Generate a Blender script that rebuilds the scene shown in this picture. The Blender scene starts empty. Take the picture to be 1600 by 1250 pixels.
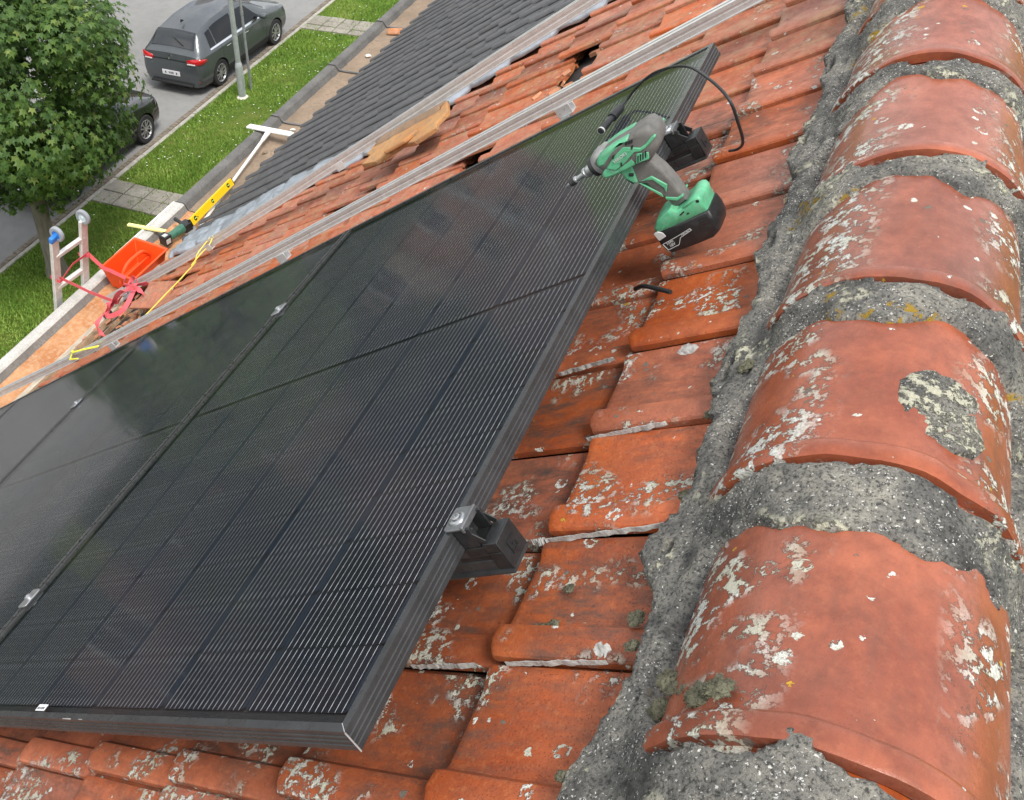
import bpy, bmesh, math, random
from mathutils import Vector, Matrix, noise

random.seed(7)
PI = math.pi
C = bpy.context.scene.collection
scene = bpy.context.scene

# ------------------------------------------------------------------ frames
# world: Z up, ground at z = 0, Y runs along the ridge away from the camera, -X is towards the street
H0 = 8.85                      # height of the solar array's upper near corner above the ground
PITCH = math.radians(37.3)
cp, sp = math.cos(PITCH), math.sin(PITCH)
# roof frame: u along the ridge, v down the slope, n off the roof
RM = Matrix(((0, -cp, -sp, 0), (1, 0, 0, 0), (0, -sp, cp, H0), (0, 0, 0, 1)))
def RW(u, v, n): return RM @ Vector((u, v, n))

# ------------------------------------------------------------------ camera
cam_d = bpy.data.cameras.new('camera')
cam = bpy.data.objects.new('camera', cam_d); C.objects.link(cam)
X = Vector((0.87508945, 0.47730392, -0.0799964))
Yd = Vector((0.27656681, -0.6288493, -0.72667693))
F = Vector((-0.39715143, 0.61378297, -0.6823058))
cam.matrix_world = Matrix(((X.x, -Yd.x, -F.x, 0.25879), (X.y, -Yd.y, -F.y, -0.40990),
                           (X.z, -Yd.z, -F.z, 0.92025 + H0), (0, 0, 0, 1)))
cam_d.sensor_width = 36.0
cam_d.lens = 1502.2 / 1600 * 36.0
cam_d.shift_x = (800 - 473.03) / 1600
cam_d.clip_start = 0.05
cam_d.clip_end = 2000
scene.camera = cam

# ------------------------------------------------------------------ sky and sun
SUN_EL, SUN_AZ = math.radians(62), math.radians(128)   # azimuth measured from +Y towards +X
wd = bpy.data.worlds.new('World'); scene.world = wd; wd.use_nodes = True
nt = wd.node_tree; nt.nodes.clear()
o_ = nt.nodes.new('ShaderNodeOutputWorld'); bg = nt.nodes.new('ShaderNodeBackground')
sky = nt.nodes.new('ShaderNodeTexSky'); sky.sky_type = 'NISHITA'; sky.sun_disc = False
sky.sun_elevation = SUN_EL; sky.sun_rotation = SUN_AZ
sky.dust_density = 3.0; sky.ozone_density = 1.0; sky.altitude = 30
tc = nt.nodes.new('ShaderNodeTexCoord')
cn = nt.nodes.new('ShaderNodeTexNoise'); cn.inputs['Scale'].default_value = 2.6; cn.inputs['Detail'].default_value = 6
cn.inputs['Roughness'].default_value = 0.55
cr = nt.nodes.new('ShaderNodeValToRGB')
cr.color_ramp.elements[0].position = 0.30; cr.color_ramp.elements[0].color = (0.55, 0.55, 0.55, 1)
cr.color_ramp.elements[1].position = 0.62; cr.color_ramp.elements[1].color = (1, 1, 1, 1)
cl = nt.nodes.new('ShaderNodeValToRGB')         # light and darker parts of the cloud deck
cl.color_ramp.elements[0].position = 0.30; cl.color_ramp.elements[0].color = (3.6, 3.85, 4.2, 1)
cl.color_ramp.elements[1].position = 0.70; cl.color_ramp.elements[1].color = (8.2, 8.2, 8.1, 1)
mx = nt.nodes.new('ShaderNodeMix'); mx.data_type = 'RGBA'
L = nt.links.new
L(tc.outputs['Generated'], cn.inputs['Vector'])
L(cn.outputs['Fac'], cr.inputs['Fac']); L(cn.outputs['Fac'], cl.inputs['Fac'])
L(cr.outputs['Color'], mx.inputs['Factor']); L(sky.outputs['Color'], mx.inputs['A']); L(cl.outputs['Color'], mx.inputs['B'])
L(mx.outputs['Result'], bg.inputs['Color']); bg.inputs['Strength'].default_value = 0.10
L(bg.outputs['Background'], o_.inputs['Surface'])

sun_d = bpy.data.lights.new('sun', 'SUN'); sun_d.energy = 1.5; sun_d.angle = math.radians(18); sun_d.color = (1, 0.96, 0.9)
sun = bpy.data.objects.new('sun', sun_d); C.objects.link(sun)
sdir = Vector((math.sin(SUN_AZ) * math.cos(SUN_EL), math.cos(SUN_AZ) * math.cos(SUN_EL), math.sin(SUN_EL)))
sun.rotation_euler = sdir.to_track_quat('Z', 'Y').to_euler()
sun.location = (0, 0, 30)

scene.view_settings.view_transform = 'Standard'; scene.view_settings.look = 'None'
scene.view_settings.exposure = 1.18; scene.view_settings.gamma = 1.0
scene.view_settings.use_curve_mapping = False
scene.render.engine = 'CYCLES'
scene.cycles.max_bounces = 6; scene.cycles.diffuse_bounces = 2; scene.cycles.glossy_bounces = 3; scene.cycles.transparent_max_bounces = 6
scene.cycles.use_adaptive_sampling = True

# ------------------------------------------------------------------ mesh helpers
class MB:
    def __init__(s): s.v = []; s.f = []; s.uv = None
    def add(s, vs, fs):
        o = len(s.v); s.v += [tuple(p) for p in vs]; s.f += [tuple(i + o for i in f) for f in fs]; return s
    def box(s, x0, x1, y0, y1, z0, z1, M=None):
        vs = [Vector((x, y, z)) for z in (z0, z1) for y in (y0, y1) for x in (x0, x1)]
        if M: vs = [M @ p for p in vs]
        return s.add(vs, [(0, 2, 3, 1), (4, 5, 7, 6), (0, 1, 5, 4), (2, 6, 7, 3), (0, 4, 6, 2), (1, 3, 7, 5)])
    def bar(s, a, b, w, h, up=(0, 0, 1)):
        a, b = Vector(a), Vector(b); d = b - a; l = d.length; d.normalize()
        x = Vector(up).cross(d)
        if x.length < 1e-4: x = Vector((1, 0, 0)).cross(d)
        x.normalize(); z = d.cross(x)
        M = Matrix((x, z, d)).transposed().to_4x4(); M.translation = a
        return s.box(-w / 2, w / 2, -h / 2, h / 2, 0, l, M)
    def prism(s, poly, fn, h0, h1):
        # poly: 2d outline (any order), fn(a, b, h) -> point
        n = len(poly)
        vs = [fn(a, b, h0) for a, b in poly] + [fn(a, b, h1) for a, b in poly]
        fs = [tuple(range(n - 1, -1, -1)), tuple(range(n, 2 * n))]
        fs += [(i, (i + 1) % n, n + (i + 1) % n, n + i) for i in range(n)]
        return s.add(vs, fs)
    def tube(s, path, r, seg=8, cap=True):
        path = [Vector(p) for p in path]; n = len(path)
        rr = r if isinstance(r, (list, tuple)) else [r] * n
        vs = []; t0 = None
        for i, p in enumerate(path):
            d = (path[min(i + 1, n - 1)] - path[max(i - 1, 0)]).normalized()
            if t0 is None:
                t0 = d.orthogonal().normalized()
            t0 = (t0 - d * t0.dot(d))
            if t0.length < 1e-6: t0 = d.orthogonal()
            t0.normalize(); b = d.cross(t0)
            for k in range(seg):
                a = 2 * PI * k / seg; vs.append(p + (t0 * math.cos(a) + b * math.sin(a)) * rr[i])
        fs = [(i * seg + k, i * seg + (k + 1) % seg, (i + 1) * seg + (k + 1) % seg, (i + 1) * seg + k)
              for i in range(n - 1) for k in range(seg)]
        if cap: fs += [tuple(range(seg - 1, -1, -1)), tuple(range((n - 1) * seg, n * seg))]
        return s.add(vs, fs)
    def lathe(s, prof, M=None, seg=24, closed=False):
        # prof: (r, z) pairs round the local z axis
        M = M or Matrix(); n = len(prof)
        vs = [M @ Vector((r * math.cos(2 * PI * k / seg), r * math.sin(2 * PI * k / seg), z)) for r, z in prof for k in range(seg)]
        rng = n if closed else n - 1
        fs = [(i * seg + k, i * seg + (k + 1) % seg, ((i + 1) % n) * seg + (k + 1) % seg, ((i + 1) % n) * seg + k)
              for i in range(rng) for k in range(seg)]
        if not closed:
            fs += [tuple(range(seg - 1, -1, -1)), tuple(range((n - 1) * seg, n * seg))]
        return s.add(vs, fs)
    def grid(s, nx, ny, fn):
        vs = [fn(i / (nx - 1), j / (ny - 1)) for j in range(ny) for i in range(nx)]
        return s.add(vs, [(j * nx + i, j * nx + i + 1, (j + 1) * nx + i + 1, (j + 1) * nx + i) for j in range(ny - 1) for i in range(nx - 1)])
    def ribbon(s, path, w, t, side):
        # flat strap along a path; side(i) -> width direction
        path = [Vector(p) for p in path]; n = len(path); vs = []
        for i, p in enumerate(path):
            d = (path[min(i + 1, n - 1)] - path[max(i - 1, 0)]).normalized()
            sd = Vector(side(i) if callable(side) else side); sd = (sd - d * sd.dot(d)).normalized()
            nn = d.cross(sd)
            for a, b in ((-1, -1), (1, -1), (1, 1), (-1, 1)): vs.append(p + sd * a * w / 2 + nn * b * t / 2)
        fs = [(i * 4 + k, i * 4 + (k + 1) % 4, i * 4 + 4 + (k + 1) % 4, i * 4 + 4 + k) for i in range(n - 1) for k in range(4)]
        fs += [(3, 2, 1, 0), tuple(range(n * 4 - 4, n * 4))]
        return s.add(vs, fs)
    def mesh(s, name, smooth=35, recalc=True):
        me = bpy.data.meshes.new(name); me.from_pydata(s.v, [], s.f)
        if recalc:
            bm = bmesh.new(); bm.from_mesh(me); bmesh.ops.recalc_face_normals(bm, faces=bm.faces); bm.to_mesh(me); bm.free()
        if smooth:
            me.polygons.foreach_set('use_smooth', [True] * len(me.polygons))
            me.set_sharp_from_angle(angle=math.radians(smooth))
        me.update(); return me
    def build(s, name, mat, parent=None, bevel=0, seg=2, smooth=35, M=None, recalc=True):
        return link(name, s.mesh(name, smooth, recalc), mat, parent, bevel, seg, M)

def link(name, me, mat, parent=None, bevel=0, seg=2, M=None):
    o = bpy.data.objects.new(name, me); C.objects.link(o)
    if mat and not me.materials: me.materials.append(mat)
    if parent: o.parent = parent
    if M is not None: o.matrix_local = M
    if bevel:
        b = o.modifiers.new('bevel', 'BEVEL'); b.width = bevel; b.segments = seg; b.limit_method = 'ANGLE'; b.angle_limit = math.radians(32)
    return o

def tag(o, label=None, cat=None, group=None, kind=None):
    if label: o['label'] = label
    if cat: o['category'] = cat
    if group: o['group'] = group
    if kind: o['kind'] = kind
    return o
def thing(name, M, label, cat, group=None):
    o = bpy.data.objects.new(name, None); C.objects.link(o); o.empty_display_size = 0.05
    o.matrix_world = M; return tag(o, label, cat, group)
def roof_at(u, v, n, rz=0, rx=0, ry=0):
    return RM @ Matrix.Translation((u, v, n)) @ Matrix.Rotation(rz, 4, 'Z') @ Matrix.Rotation(rx, 4, 'X') @ Matrix.Rotation(ry, 4, 'Y')
def world_at(x, y, z, rz=0): return Matrix.Translation((x, y, z)) @ Matrix.Rotation(rz, 4, 'Z')
def ident(a, b, c): return Vector((a, b, c))
def text_mesh(body, size, extrude):
    cu = bpy.data.curves.new('lettering', 'FONT'); cu.body = body; cu.size = size; cu.extrude = extrude
    cu.align_x = 'CENTER'; cu.align_y = 'CENTER'
    t = bpy.data.objects.new('lettering', cu); C.objects.link(t)
    dg = bpy.context.evaluated_depsgraph_get(); me = bpy.data.meshes.new_from_object(t.evaluated_get(dg))
    bpy.data.objects.remove(t); bpy.data.curves.remove(cu); return me
def in_view(P, margin):
    q = CAMI @ P
    if q.z > -0.05: return False
    fx = 1502.2 * q.x / -q.z + 473.03; fy = 624.5 - 1502.2 * q.y / -q.z
    return -margin < fx < 1600 + margin and -margin < fy < 1250 + margin
CAMI = cam.matrix_world.inverted()
def sstep(a, b, x):
    t = min(1, max(0, (x - a) / (b - a))); return t * t * (3 - 2 * t)
def fbm(x, y, z=0, oc=4):
    return noise.fractal(Vector((x, y, z)), 1.0, 2.0, oc)

# ------------------------------------------------------------------ material helpers
class NT:
    def __init__(s, name):
        s.m = bpy.data.materials.new(name); s.m.use_nodes = True; s.t = s.m.node_tree; s.t.nodes.clear()
        s.out = s.n('ShaderNodeOutputMaterial')
        s.b = s.n('ShaderNodeBsdfPrincipled'); s.t.links.new(s.b.outputs[0], s.out.inputs['Surface'])
    def n(s, t): return s.t.nodes.new(t)
    def put(s, sock, val):
        if val is None: return
        if hasattr(val, 'is_output'): s.t.links.new(val, sock)
        else:
            if isinstance(val, (tuple, list)) and len(val) == 3 and sock.type == 'RGBA': val = (*val, 1)
            sock.default_value = val
    def set(s, **k):
        for a, v in k.items():
            s.put(s.b.inputs[{'color': 'Base Color', 'rough': 'Roughness', 'metal': 'Metallic', 'normal': 'Normal', 'spec': 'Specular IOR Level',
                              'coat': 'Coat Weight', 'crough': 'Coat Roughness', 'emit': 'Emission Color', 'estr': 'Emission Strength', 'trans': 'Transmission Weight',
                              'sheen': 'Sheen Weight', 'sss': 'Subsurface Weight'}[a]], v)
        return s.m
    def math(s, op, a, b=None, c=None, clamp=False):
        n = s.n('ShaderNodeMath'); n.operation = op; n.use_clamp = clamp
        s.put(n.inputs[0], a); s.put(n.inputs[1], b)
        if c is not None: s.put(n.inputs[2], c)
        return n.outputs[0]
    def mix(s, f, a, b, mode='MIX'):
        n = s.n('ShaderNodeMix'); n.data_type = 'RGBA'; n.blend_type = mode
        s.put(n.inputs['Factor'], f); s.put(n.inputs['A'], a); s.put(n.inputs['B'], b); return n.outputs['Result']
    def mixf(s, f, a, b):
        n = s.n('ShaderNodeMix'); n.data_type = 'FLOAT'
        s.put(n.inputs[0], f); s.put(n.inputs[2], a); s.put(n.inputs[3], b); return n.outputs[0]
    def noise(s, vec, scale, detail=4, rough=0.55, dist=0.0):
        n = s.n('ShaderNodeTexNoise'); s.put(n.inputs['Vector'], vec); n.inputs['Scale'].default_value = scale
        n.inputs['Detail'].default_value = detail; n.inputs['Roughness'].default_value = rough; n.inputs['Distortion'].default_value = dist
        return n.outputs['Fac']
    def voro(s, vec, scale, feature='F1', out='Distance', rand=1.0):
        n = s.n('ShaderNodeTexVoronoi'); n.feature = feature; s.put(n.inputs['Vector'], vec); n.inputs['Scale'].default_value = scale
        n.inputs['Randomness'].default_value = rand
        return n.outputs[out]
    def voro2(s, vec, scale):
        n = s.n('ShaderNodeTexVoronoi'); s.put(n.inputs['Vector'], vec); n.inputs['Scale'].default_value = scale
        return n.outputs['Distance'], s.sep(n.outputs['Color'])
    def sep(s, v):
        n = s.n('ShaderNodeSeparateXYZ'); s.put(n.inputs[0], v); return n.outputs
    def comb(s, x=0., y=0., z=0.):
        n = s.n('ShaderNodeCombineXYZ'); s.put(n.inputs[0], x); s.put(n.inputs[1], y); s.put(n.inputs[2], z); return n.outputs[0]
    def ramp(s, f, a, b, lo=0.0, hi=1.0):
        n = s.n('ShaderNodeMapRange'); n.clamp = True; s.put(n.inputs[0], f)
        n.inputs[1].default_value = a; n.inputs[2].default_value = b; s.put(n.inputs[3], lo); s.put(n.inputs[4], hi); return n.outputs[0]
    def smooth(s, f, a, b):
        n = s.n('ShaderNodeMapRange'); n.interpolation_type = 'SMOOTHSTEP'; s.put(n.inputs[0], f)
        n.inputs[1].default_value = a; n.inputs[2].default_value = b; return n.outputs[0]
    def cramp(s, f, stops):
        n = s.n('ShaderNodeValToRGB'); s.put(n.inputs[0], f); e = n.color_ramp.elements
        while len(e) < len(stops): e.new(0.5)
        for el, (p, c) in zip(e, stops): el.position = p; el.color = (*c, 1)
        return n.outputs[0]
    def scale(s, v, k):
        n = s.n('ShaderNodeVectorMath'); n.operation = 'MULTIPLY'; s.put(n.inputs[0], v); s.put(n.inputs[1], k); return n.outputs[0]
    def addv(s, a, b):
        n = s.n('ShaderNodeVectorMath'); n.operation = 'ADD'; s.put(n.inputs[0], a); s.put(n.inputs[1], b); return n.outputs[0]
    def bump(s, h, dist=0.002, strength=1.0, normal=None):
        n = s.n('ShaderNodeBump'); n.inputs['Distance'].default_value = dist; n.inputs['Strength'].default_value = strength
        s.put(n.inputs['Height'], h); s.put(n.inputs['Normal'], normal); return n.outputs[0]
    def objco(s, shift=True):
        t = s.n('ShaderNodeTexCoord').outputs['Object']
        if not shift: return t
        r = s.n('ShaderNodeObjectInfo').outputs['Random']
        return s.addv(t, s.comb(s.math('MULTIPLY', r, 31.7), s.math('MULTIPLY', r, 17.3), s.math('MULTIPLY', r, 53.1)))
    def rand(s): return s.n('ShaderNodeObjectInfo').outputs['Random']
    def uv(s): return s.n('ShaderNodeTexCoord').outputs['UV']
    def pos(s): return s.n('ShaderNodeNewGeometry').outputs['Position']

MATS = {}
def plain(name, col, rough=0.5, metal=0.0, var=0.15, scale=12.0, bump=0.0005, bscale=120.0, coat=0.0, spec=0.5, dirt=0.0, dirtcol=(0.12, 0.10, 0.08)):
    # painted / plastic / metal surface with mild mottling, wear and fine relief
    if name in MATS: return MATS[name]
    t = NT(name); p = t.objco()
    n1 = t.noise(p, scale, 5)
    c = t.mix(t.ramp(n1, 0.3, 0.7), tuple(x * (1 - var) for x in col), tuple(min(1, x * (1 + var)) for x in col))
    if dirt:
        d = t.ramp(t.noise(p, scale * 2.3, 6, 0.65), 0.5, 0.72, 0.0, dirt)
        c = t.mix(d, c, dirtcol)
    r = t.ramp(t.noise(p, scale * 3, 4), 0.3, 0.7, max(0.02, rough - 0.08), min(1, rough + 0.1))
    t.set(color=c, rough=r, metal=metal, coat=coat, spec=spec)
    if bump: t.set(normal=t.bump(t.noise(p, bscale, 3), bump))
    MATS[name] = t.m; return t.m
# ------------------------------------------------------------------ roof materials
def terracotta(name, lich=1.0, patch=(0.50, 0.60), dirt=0.5, rough=0.36, c1=(0.38, 0.076, 0.021), c2=(0.50, 0.126, 0.038), dust=0.0, barrel=False):
    t = NT(name); p = t.objco(); q = t.objco(False); rnd = t.rand()
    z = t.sep(q)[2]
    n1 = t.noise(p, 7, 5); n2 = t.noise(p, 34, 6, 0.65)
    base = t.mix(t.ramp(n1, 0.3, 0.7), c1, c2)
    base = t.mix(t.ramp(n2, 0.40, 0.72, 0, 0.6), base, tuple(x * 0.55 for x in c1))
    base = t.mix(t.ramp(t.noise(p, 3.1, 4), 0.5, 0.7, 0, 0.5), base, (c1[0] * .62, c1[1] * .85, c1[2] * 1.3))
    pit = t.noise(p, 420, 2, 0.6)
    base = t.mix(t.ramp(pit, 0.60, 0.70, 0, 0.18 if barrel else 0.45), base, tuple(x * 0.35 for x in c1))
    base = t.mix(t.ramp(t.noise(p, 120, 4, 0.7), 0.52, 0.68, 0, 0.2 if barrel else 0.4), base, (c2[0] * 1.12, c2[1] * 1.5, c2[2] * 1.7))
    hsv = t.n('ShaderNodeHueSaturation'); t.put(hsv.inputs['Color'], base)
    t.put(hsv.inputs['Value'], t.ramp(rnd, 0, 1, 0.82, 1.12)); t.put(hsv.inputs['Saturation'], t.ramp(t.math('FRACT', t.math('MULTIPLY', rnd, 7.31)), 0, 1, 0.86, 1.06))
    base = hsv.outputs[0]
    # grime that gathers in the pan, in streaks that run down the slope
    st = t.noise(t.scale(p, (46, 15, 40)), 1.0, 8, 0.72)
    low = 1.0 if barrel else t.ramp(z, 0.016, 0.001, 0.18, 1.0)
    g = t.math('MULTIPLY', t.math('MULTIPLY', t.ramp(st, 0.40, 0.66, 0, dirt), t.ramp(t.noise(p, 4.3, 3), 0.38, 0.62, 0.15, 1.0)), low)
    base = t.mix(g, base, (0.060, 0.050, 0.043))
    if dust:
        dn = t.math('MULTIPLY', t.ramp(t.noise(p, 20, 6, 0.7), 0.45, 0.66, 0, dust), low)
        base = t.mix(dn, base, t.mix(t.noise(p, 150, 3), (0.30, 0.22, 0.11), (0.46, 0.36, 0.21)))
    # crusty lichens: large patches, small spots and a few rings
    pm = t.smooth(t.noise(p, 8.5, 3, 0.5), *patch)
    if barrel: pm = t.math('MULTIPLY', pm, t.ramp(z, 0.130, 0.108))   # the crown is washed clean
    blob = t.smooth(t.noise(p, 58 if barrel else 85, 7, 0.7, 0.2), 0.50, 0.545)
    big = t.math('MULTIPLY', pm, blob)
    w = t.addv(p, t.scale(t.comb(t.noise(p, 130, 3), t.noise(p, 131.7, 3), 0.0), (0.013, 0.013, 0)))
    crn = t.noise(p, 210, 3, 0.7)
    vd, vc = t.voro2(w, 62)
    rad = t.math('ADD', t.ramp(t.math('POWER', vc[1], 2.0), 0, 1, 0.08, 0.34), t.ramp(crn, 0.3, 0.7, -0.09, 0.05))
    spot = t.math('MULTIPLY', t.math('LESS_THAN', vd, rad), t.math('GREATER_THAN', vc[0], 1.0 - 0.20 * lich))
    wdist, wc = t.voro2(w, 33)
    ring = t.math('MULTIPLY', t.math('MULTIPLY', t.math('GREATER_THAN', wdist, 0.20), t.math('LESS_THAN', wdist, 0.36)), t.math('GREATER_THAN', wc[0], 1.0 - 0.035 * lich))
    ring = t.math('MULTIPLY', ring, t.smooth(t.noise(p, 110, 3), 0.42, 0.52))
    allm = t.math('MAXIMUM', t.math('MULTIPLY', big, min(1, lich)), t.math('MAXIMUM', spot, ring))
    gran = t.noise(p, 330, 3, 0.7)
    lc = t.mix(t.ramp(gran, 0.35, 0.65), (0.34, 0.34, 0.30), (0.74, 0.74, 0.69))
    lc = t.mix(t.ramp(t.noise(p, 17, 2), 0.45, 0.62), lc, t.mix(gran, (0.33, 0.32, 0.24), (0.62, 0.60, 0.50)))
    lc = t.mix(t.math('MULTIPLY', spot, t.math('GREATER_THAN', vc[2], 0.90)), lc, (0.50, 0.30, 0.035))
    lc = t.mix(t.math('MULTIPLY', spot, t.math('LESS_THAN', vc[2], 0.34)), lc, (0.16, 0.13, 0.105))
    col = t.mix(allm, base, lc)
    r = t.mixf(allm, t.ramp(n2, 0.3, 0.7, rough - 0.06, rough + 0.16), 0.95)
    r = t.mixf(t.math('MULTIPLY', g, 0.8), r, 0.8)
    crk = t.noise(p, 260, 3, 0.6)
    h = t.math('ADD', t.math('MULTIPLY', allm, t.math('ADD', 0.55, gran)), t.math('ADD', t.math('MULTIPLY', n2, 0.25), t.math('SUBTRACT', t.math('MULTIPLY', crk, 0.20), t.math('MULTIPLY', t.ramp(pit, 0.60, 0.72), 0.06 if barrel else 0.2))))
    t.set(color=col, rough=r, normal=t.bump(h, 0.0020 if barrel else 0.0024), spec=0.24 if barrel else 0.36)
    if barrel: t.set(coat=t.math('MULTIPLY', t.math('SUBTRACT', 1.0, allm), 0.22), crough=0.16)
    return t.m
m_tile = terracotta('clay tile near the ridge', 1.2, (0.515, 0.61), 1.0, 0.33)
m_tile_far = terracotta('clay tile down the slope', 0.5, (0.58, 0.68), 0.55, 0.42, (0.41, 0.090, 0.031), (0.52, 0.146, 0.056), dust=0.45)
m_ridge = terracotta('glazed clay ridge tile', 1.0, (0.39, 0.49), 0.40, 0.24, (0.255, 0.040, 0.0065), (0.42, 0.082, 0.0130), barrel=True)
m_shard = terracotta('broken clay', 0.2, (0.6, 0.7), 0.3, 0.7, (0.50, 0.17, 0.06), (0.62, 0.26, 0.10), barrel=True)

def mortar_mat():
    t = NT('weathered grey mortar'); p = t.objco(False)
    a = t.noise(p, 9, 6, 0.6); b = t.noise(p, 55, 6, 0.7); c = t.noise(p, 260, 4, 0.7)
    base = t.cramp(t.math('ADD', t.math('MULTIPLY', a, 0.6), t.math('MULTIPLY', b, 0.4)),
                   [(0.37, (0.055, 0.054, 0.051)), (0.46, (0.135, 0.131, 0.121)), (0.55, (0.225, 0.214, 0.188)), (0.64, (0.35, 0.328, 0.275))])
    base = t.mix(t.ramp(c, 0.36, 0.52, 0.85, 0), base, (0.022, 0.023, 0.022))
    # pale grains of sand and white lichen specks
    v = t.addv(p, t.scale(t.comb(t.noise(p, 170, 3, 0.7), t.noise(p, 171.3, 3, 0.7), c), (0.009, 0.009, 0.006)))
    vd, vr = t.voro2(v, 370)
    dens = t.ramp(t.noise(p, 13, 4, 0.6), 0.42, 0.62, 0.985, 0.40)
    sp_ = t.math('MULTIPLY', t.math('LESS_THAN', vd, t.ramp(vr[1], 0, 1, 0.20, 0.42)), t.math('GREATER_THAN', vr[0], dens))
    col = t.mix(sp_, base, t.mix(vr[2], (0.34, 0.33, 0.30), (0.70, 0.69, 0.65)))
    vd2, vr2 = t.voro2(v, 210)
    sp2 = t.math('MULTIPLY', t.math('LESS_THAN', vd2, t.ramp(vr2[1], 0, 1, 0.12, 0.30)), t.math('GREATER_THAN', vr2[0], 0.86))
    col = t.mix(sp2, col, (0.60, 0.59, 0.54))
    # cream crusts
    dv = t.n('ShaderNodeVectorMath'); dv.operation = 'DISTANCE'; t.put(dv.inputs[0], p); dv.inputs[1].default_value = (0.452, 0.515, H0 + 0.175)
    sl = t.smooth(dv.outputs['Value'], 0.10, 0.055)       # old crusted slab on the second ridge tile
    cru = t.math('MULTIPLY', t.math('MAXIMUM', t.smooth(t.noise(p, 11.3, 4), 0.54, 0.64), sl), t.smooth(t.noise(p, 75, 7, 0.7), 0.47, 0.54))
    col = t.mix(cru, col, t.mix(c, (0.30, 0.29, 0.20), (0.64, 0.62, 0.50)))
    yel = t.math('MULTIPLY', t.smooth(t.noise(t.addv(p, (3.1, 7.7, 1.9)), 8, 2), 0.64, 0.68), t.smooth(t.noise(p, 70, 5), 0.5, 0.56))
    col = t.mix(yel, col, (0.30, 0.19, 0.025))
    h = t.math('ADD', t.math('MULTIPLY', b, 0.8), t.math('ADD', t.math('MULTIPLY', c, 0.6), t.math('ADD', t.math('MULTIPLY', sp_, 0.5), t.math('MULTIPLY', cru, 0.6))))
    t.set(color=col, rough=0.93, normal=t.bump(h, 0.006), spec=0.25)
    return t.m
m_mortar = mortar_mat()
m_wood = plain('weathered batten wood', (0.30, 0.20, 0.12), 0.85, var=0.35, scale=18, bump=0.001, dirt=0.6, dirtcol=(0.09, 0.07, 0.05))
m_woodpale = plain('pale eave board', (0.52, 0.45, 0.35), 0.8, var=0.2, scale=14, bump=0.001, dirt=0.5, dirtcol=(0.30, 0.18, 0.10))
m_under = plain('dark roofing underlay', (0.030, 0.026, 0.024), 0.9, var=0.4, scale=10, bump=0.002, bscale=40)
m_moss = plain('grey green moss', (0.135, 0.130, 0.090), 1.0, var=0.5, scale=60, bump=0.004, bscale=300, spec=0.1)
m_seal = plain('white sealant', (0.38, 0.37, 0.35), 0.6, var=0.2, scale=70, bump=0.002, bscale=180, dirt=0.5, dirtcol=(0.22, 0.2, 0.18))
m_brick = plain('facade brick', (0.28, 0.13, 0.085), 0.85, var=0.3, scale=30, bump=0.002, bscale=60)
m_dark = plain('anthracite concrete tile', (0.070, 0.070, 0.072), 0.46, var=0.25, scale=9, bump=0.0012, bscale=220, dirt=0.35, dirtcol=(0.12, 0.115, 0.105))
m_lead = plain('bright lead flashing', (0.40, 0.435, 0.475), 0.42, 0.55, var=0.22, scale=14, bump=0.002, bscale=40, dirt=0.3, dirtcol=(0.34, 0.36, 0.38))

# ------------------------------------------------------------------ the two houses
house = thing('red_tiled_house', Matrix(), 'house with orange clay tile roof and mortared ridge under the solar panels', 'house')
neighbour = thing('dark_tiled_house', Matrix(), 'neighbouring house with anthracite interlocking roof tiles beyond the lead flashing', 'house')
PK = [(-0.6, 0.0), (1.1, 0.0), (2.2, -0.045), (3.4, -0.01), (4.7, 0.05), (6, 0.1)]
def sag(u, v):
    w = sstep(1.9, 3.3, u)
    for (a, x), (b, y) in zip(PK, PK[1:]):
        if v <= b: return w * (x + (y - x) * sstep(a, b, v))
    return w * 0.1
TW, TE, TU0, NP = 0.205, 0.2445, 0.220, -0.140
PROF = [(-.0140, .0045), (-.0139, .0120), (-.0115, .0152), (-.004, .0168), (.012, .0176), (.026, .0168), (.0335, .0150), (.0395, .0080), (.0440, .0022), (.052, .0004),
        (.100, -.0008), (.140, -.0005), (.156, .0010), (.168, .0042), (.178, .0060), (.1845, .0052), (.1865, -.006), (.199, -.008)]
PROF_D = [(-.014, .012), (-.011, .0175), (-.003, .0235), (.010, .0275), (.026, .0280), (.040, .0250), (.050, .0170), (.058, .0085), (.068, .0030),
          (.085, .0005), (.110, .0000), (.140, .0005), (.160, .003), (.175, .007), (.186, .0085), (.195, .005), (.201, .000)]
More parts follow.
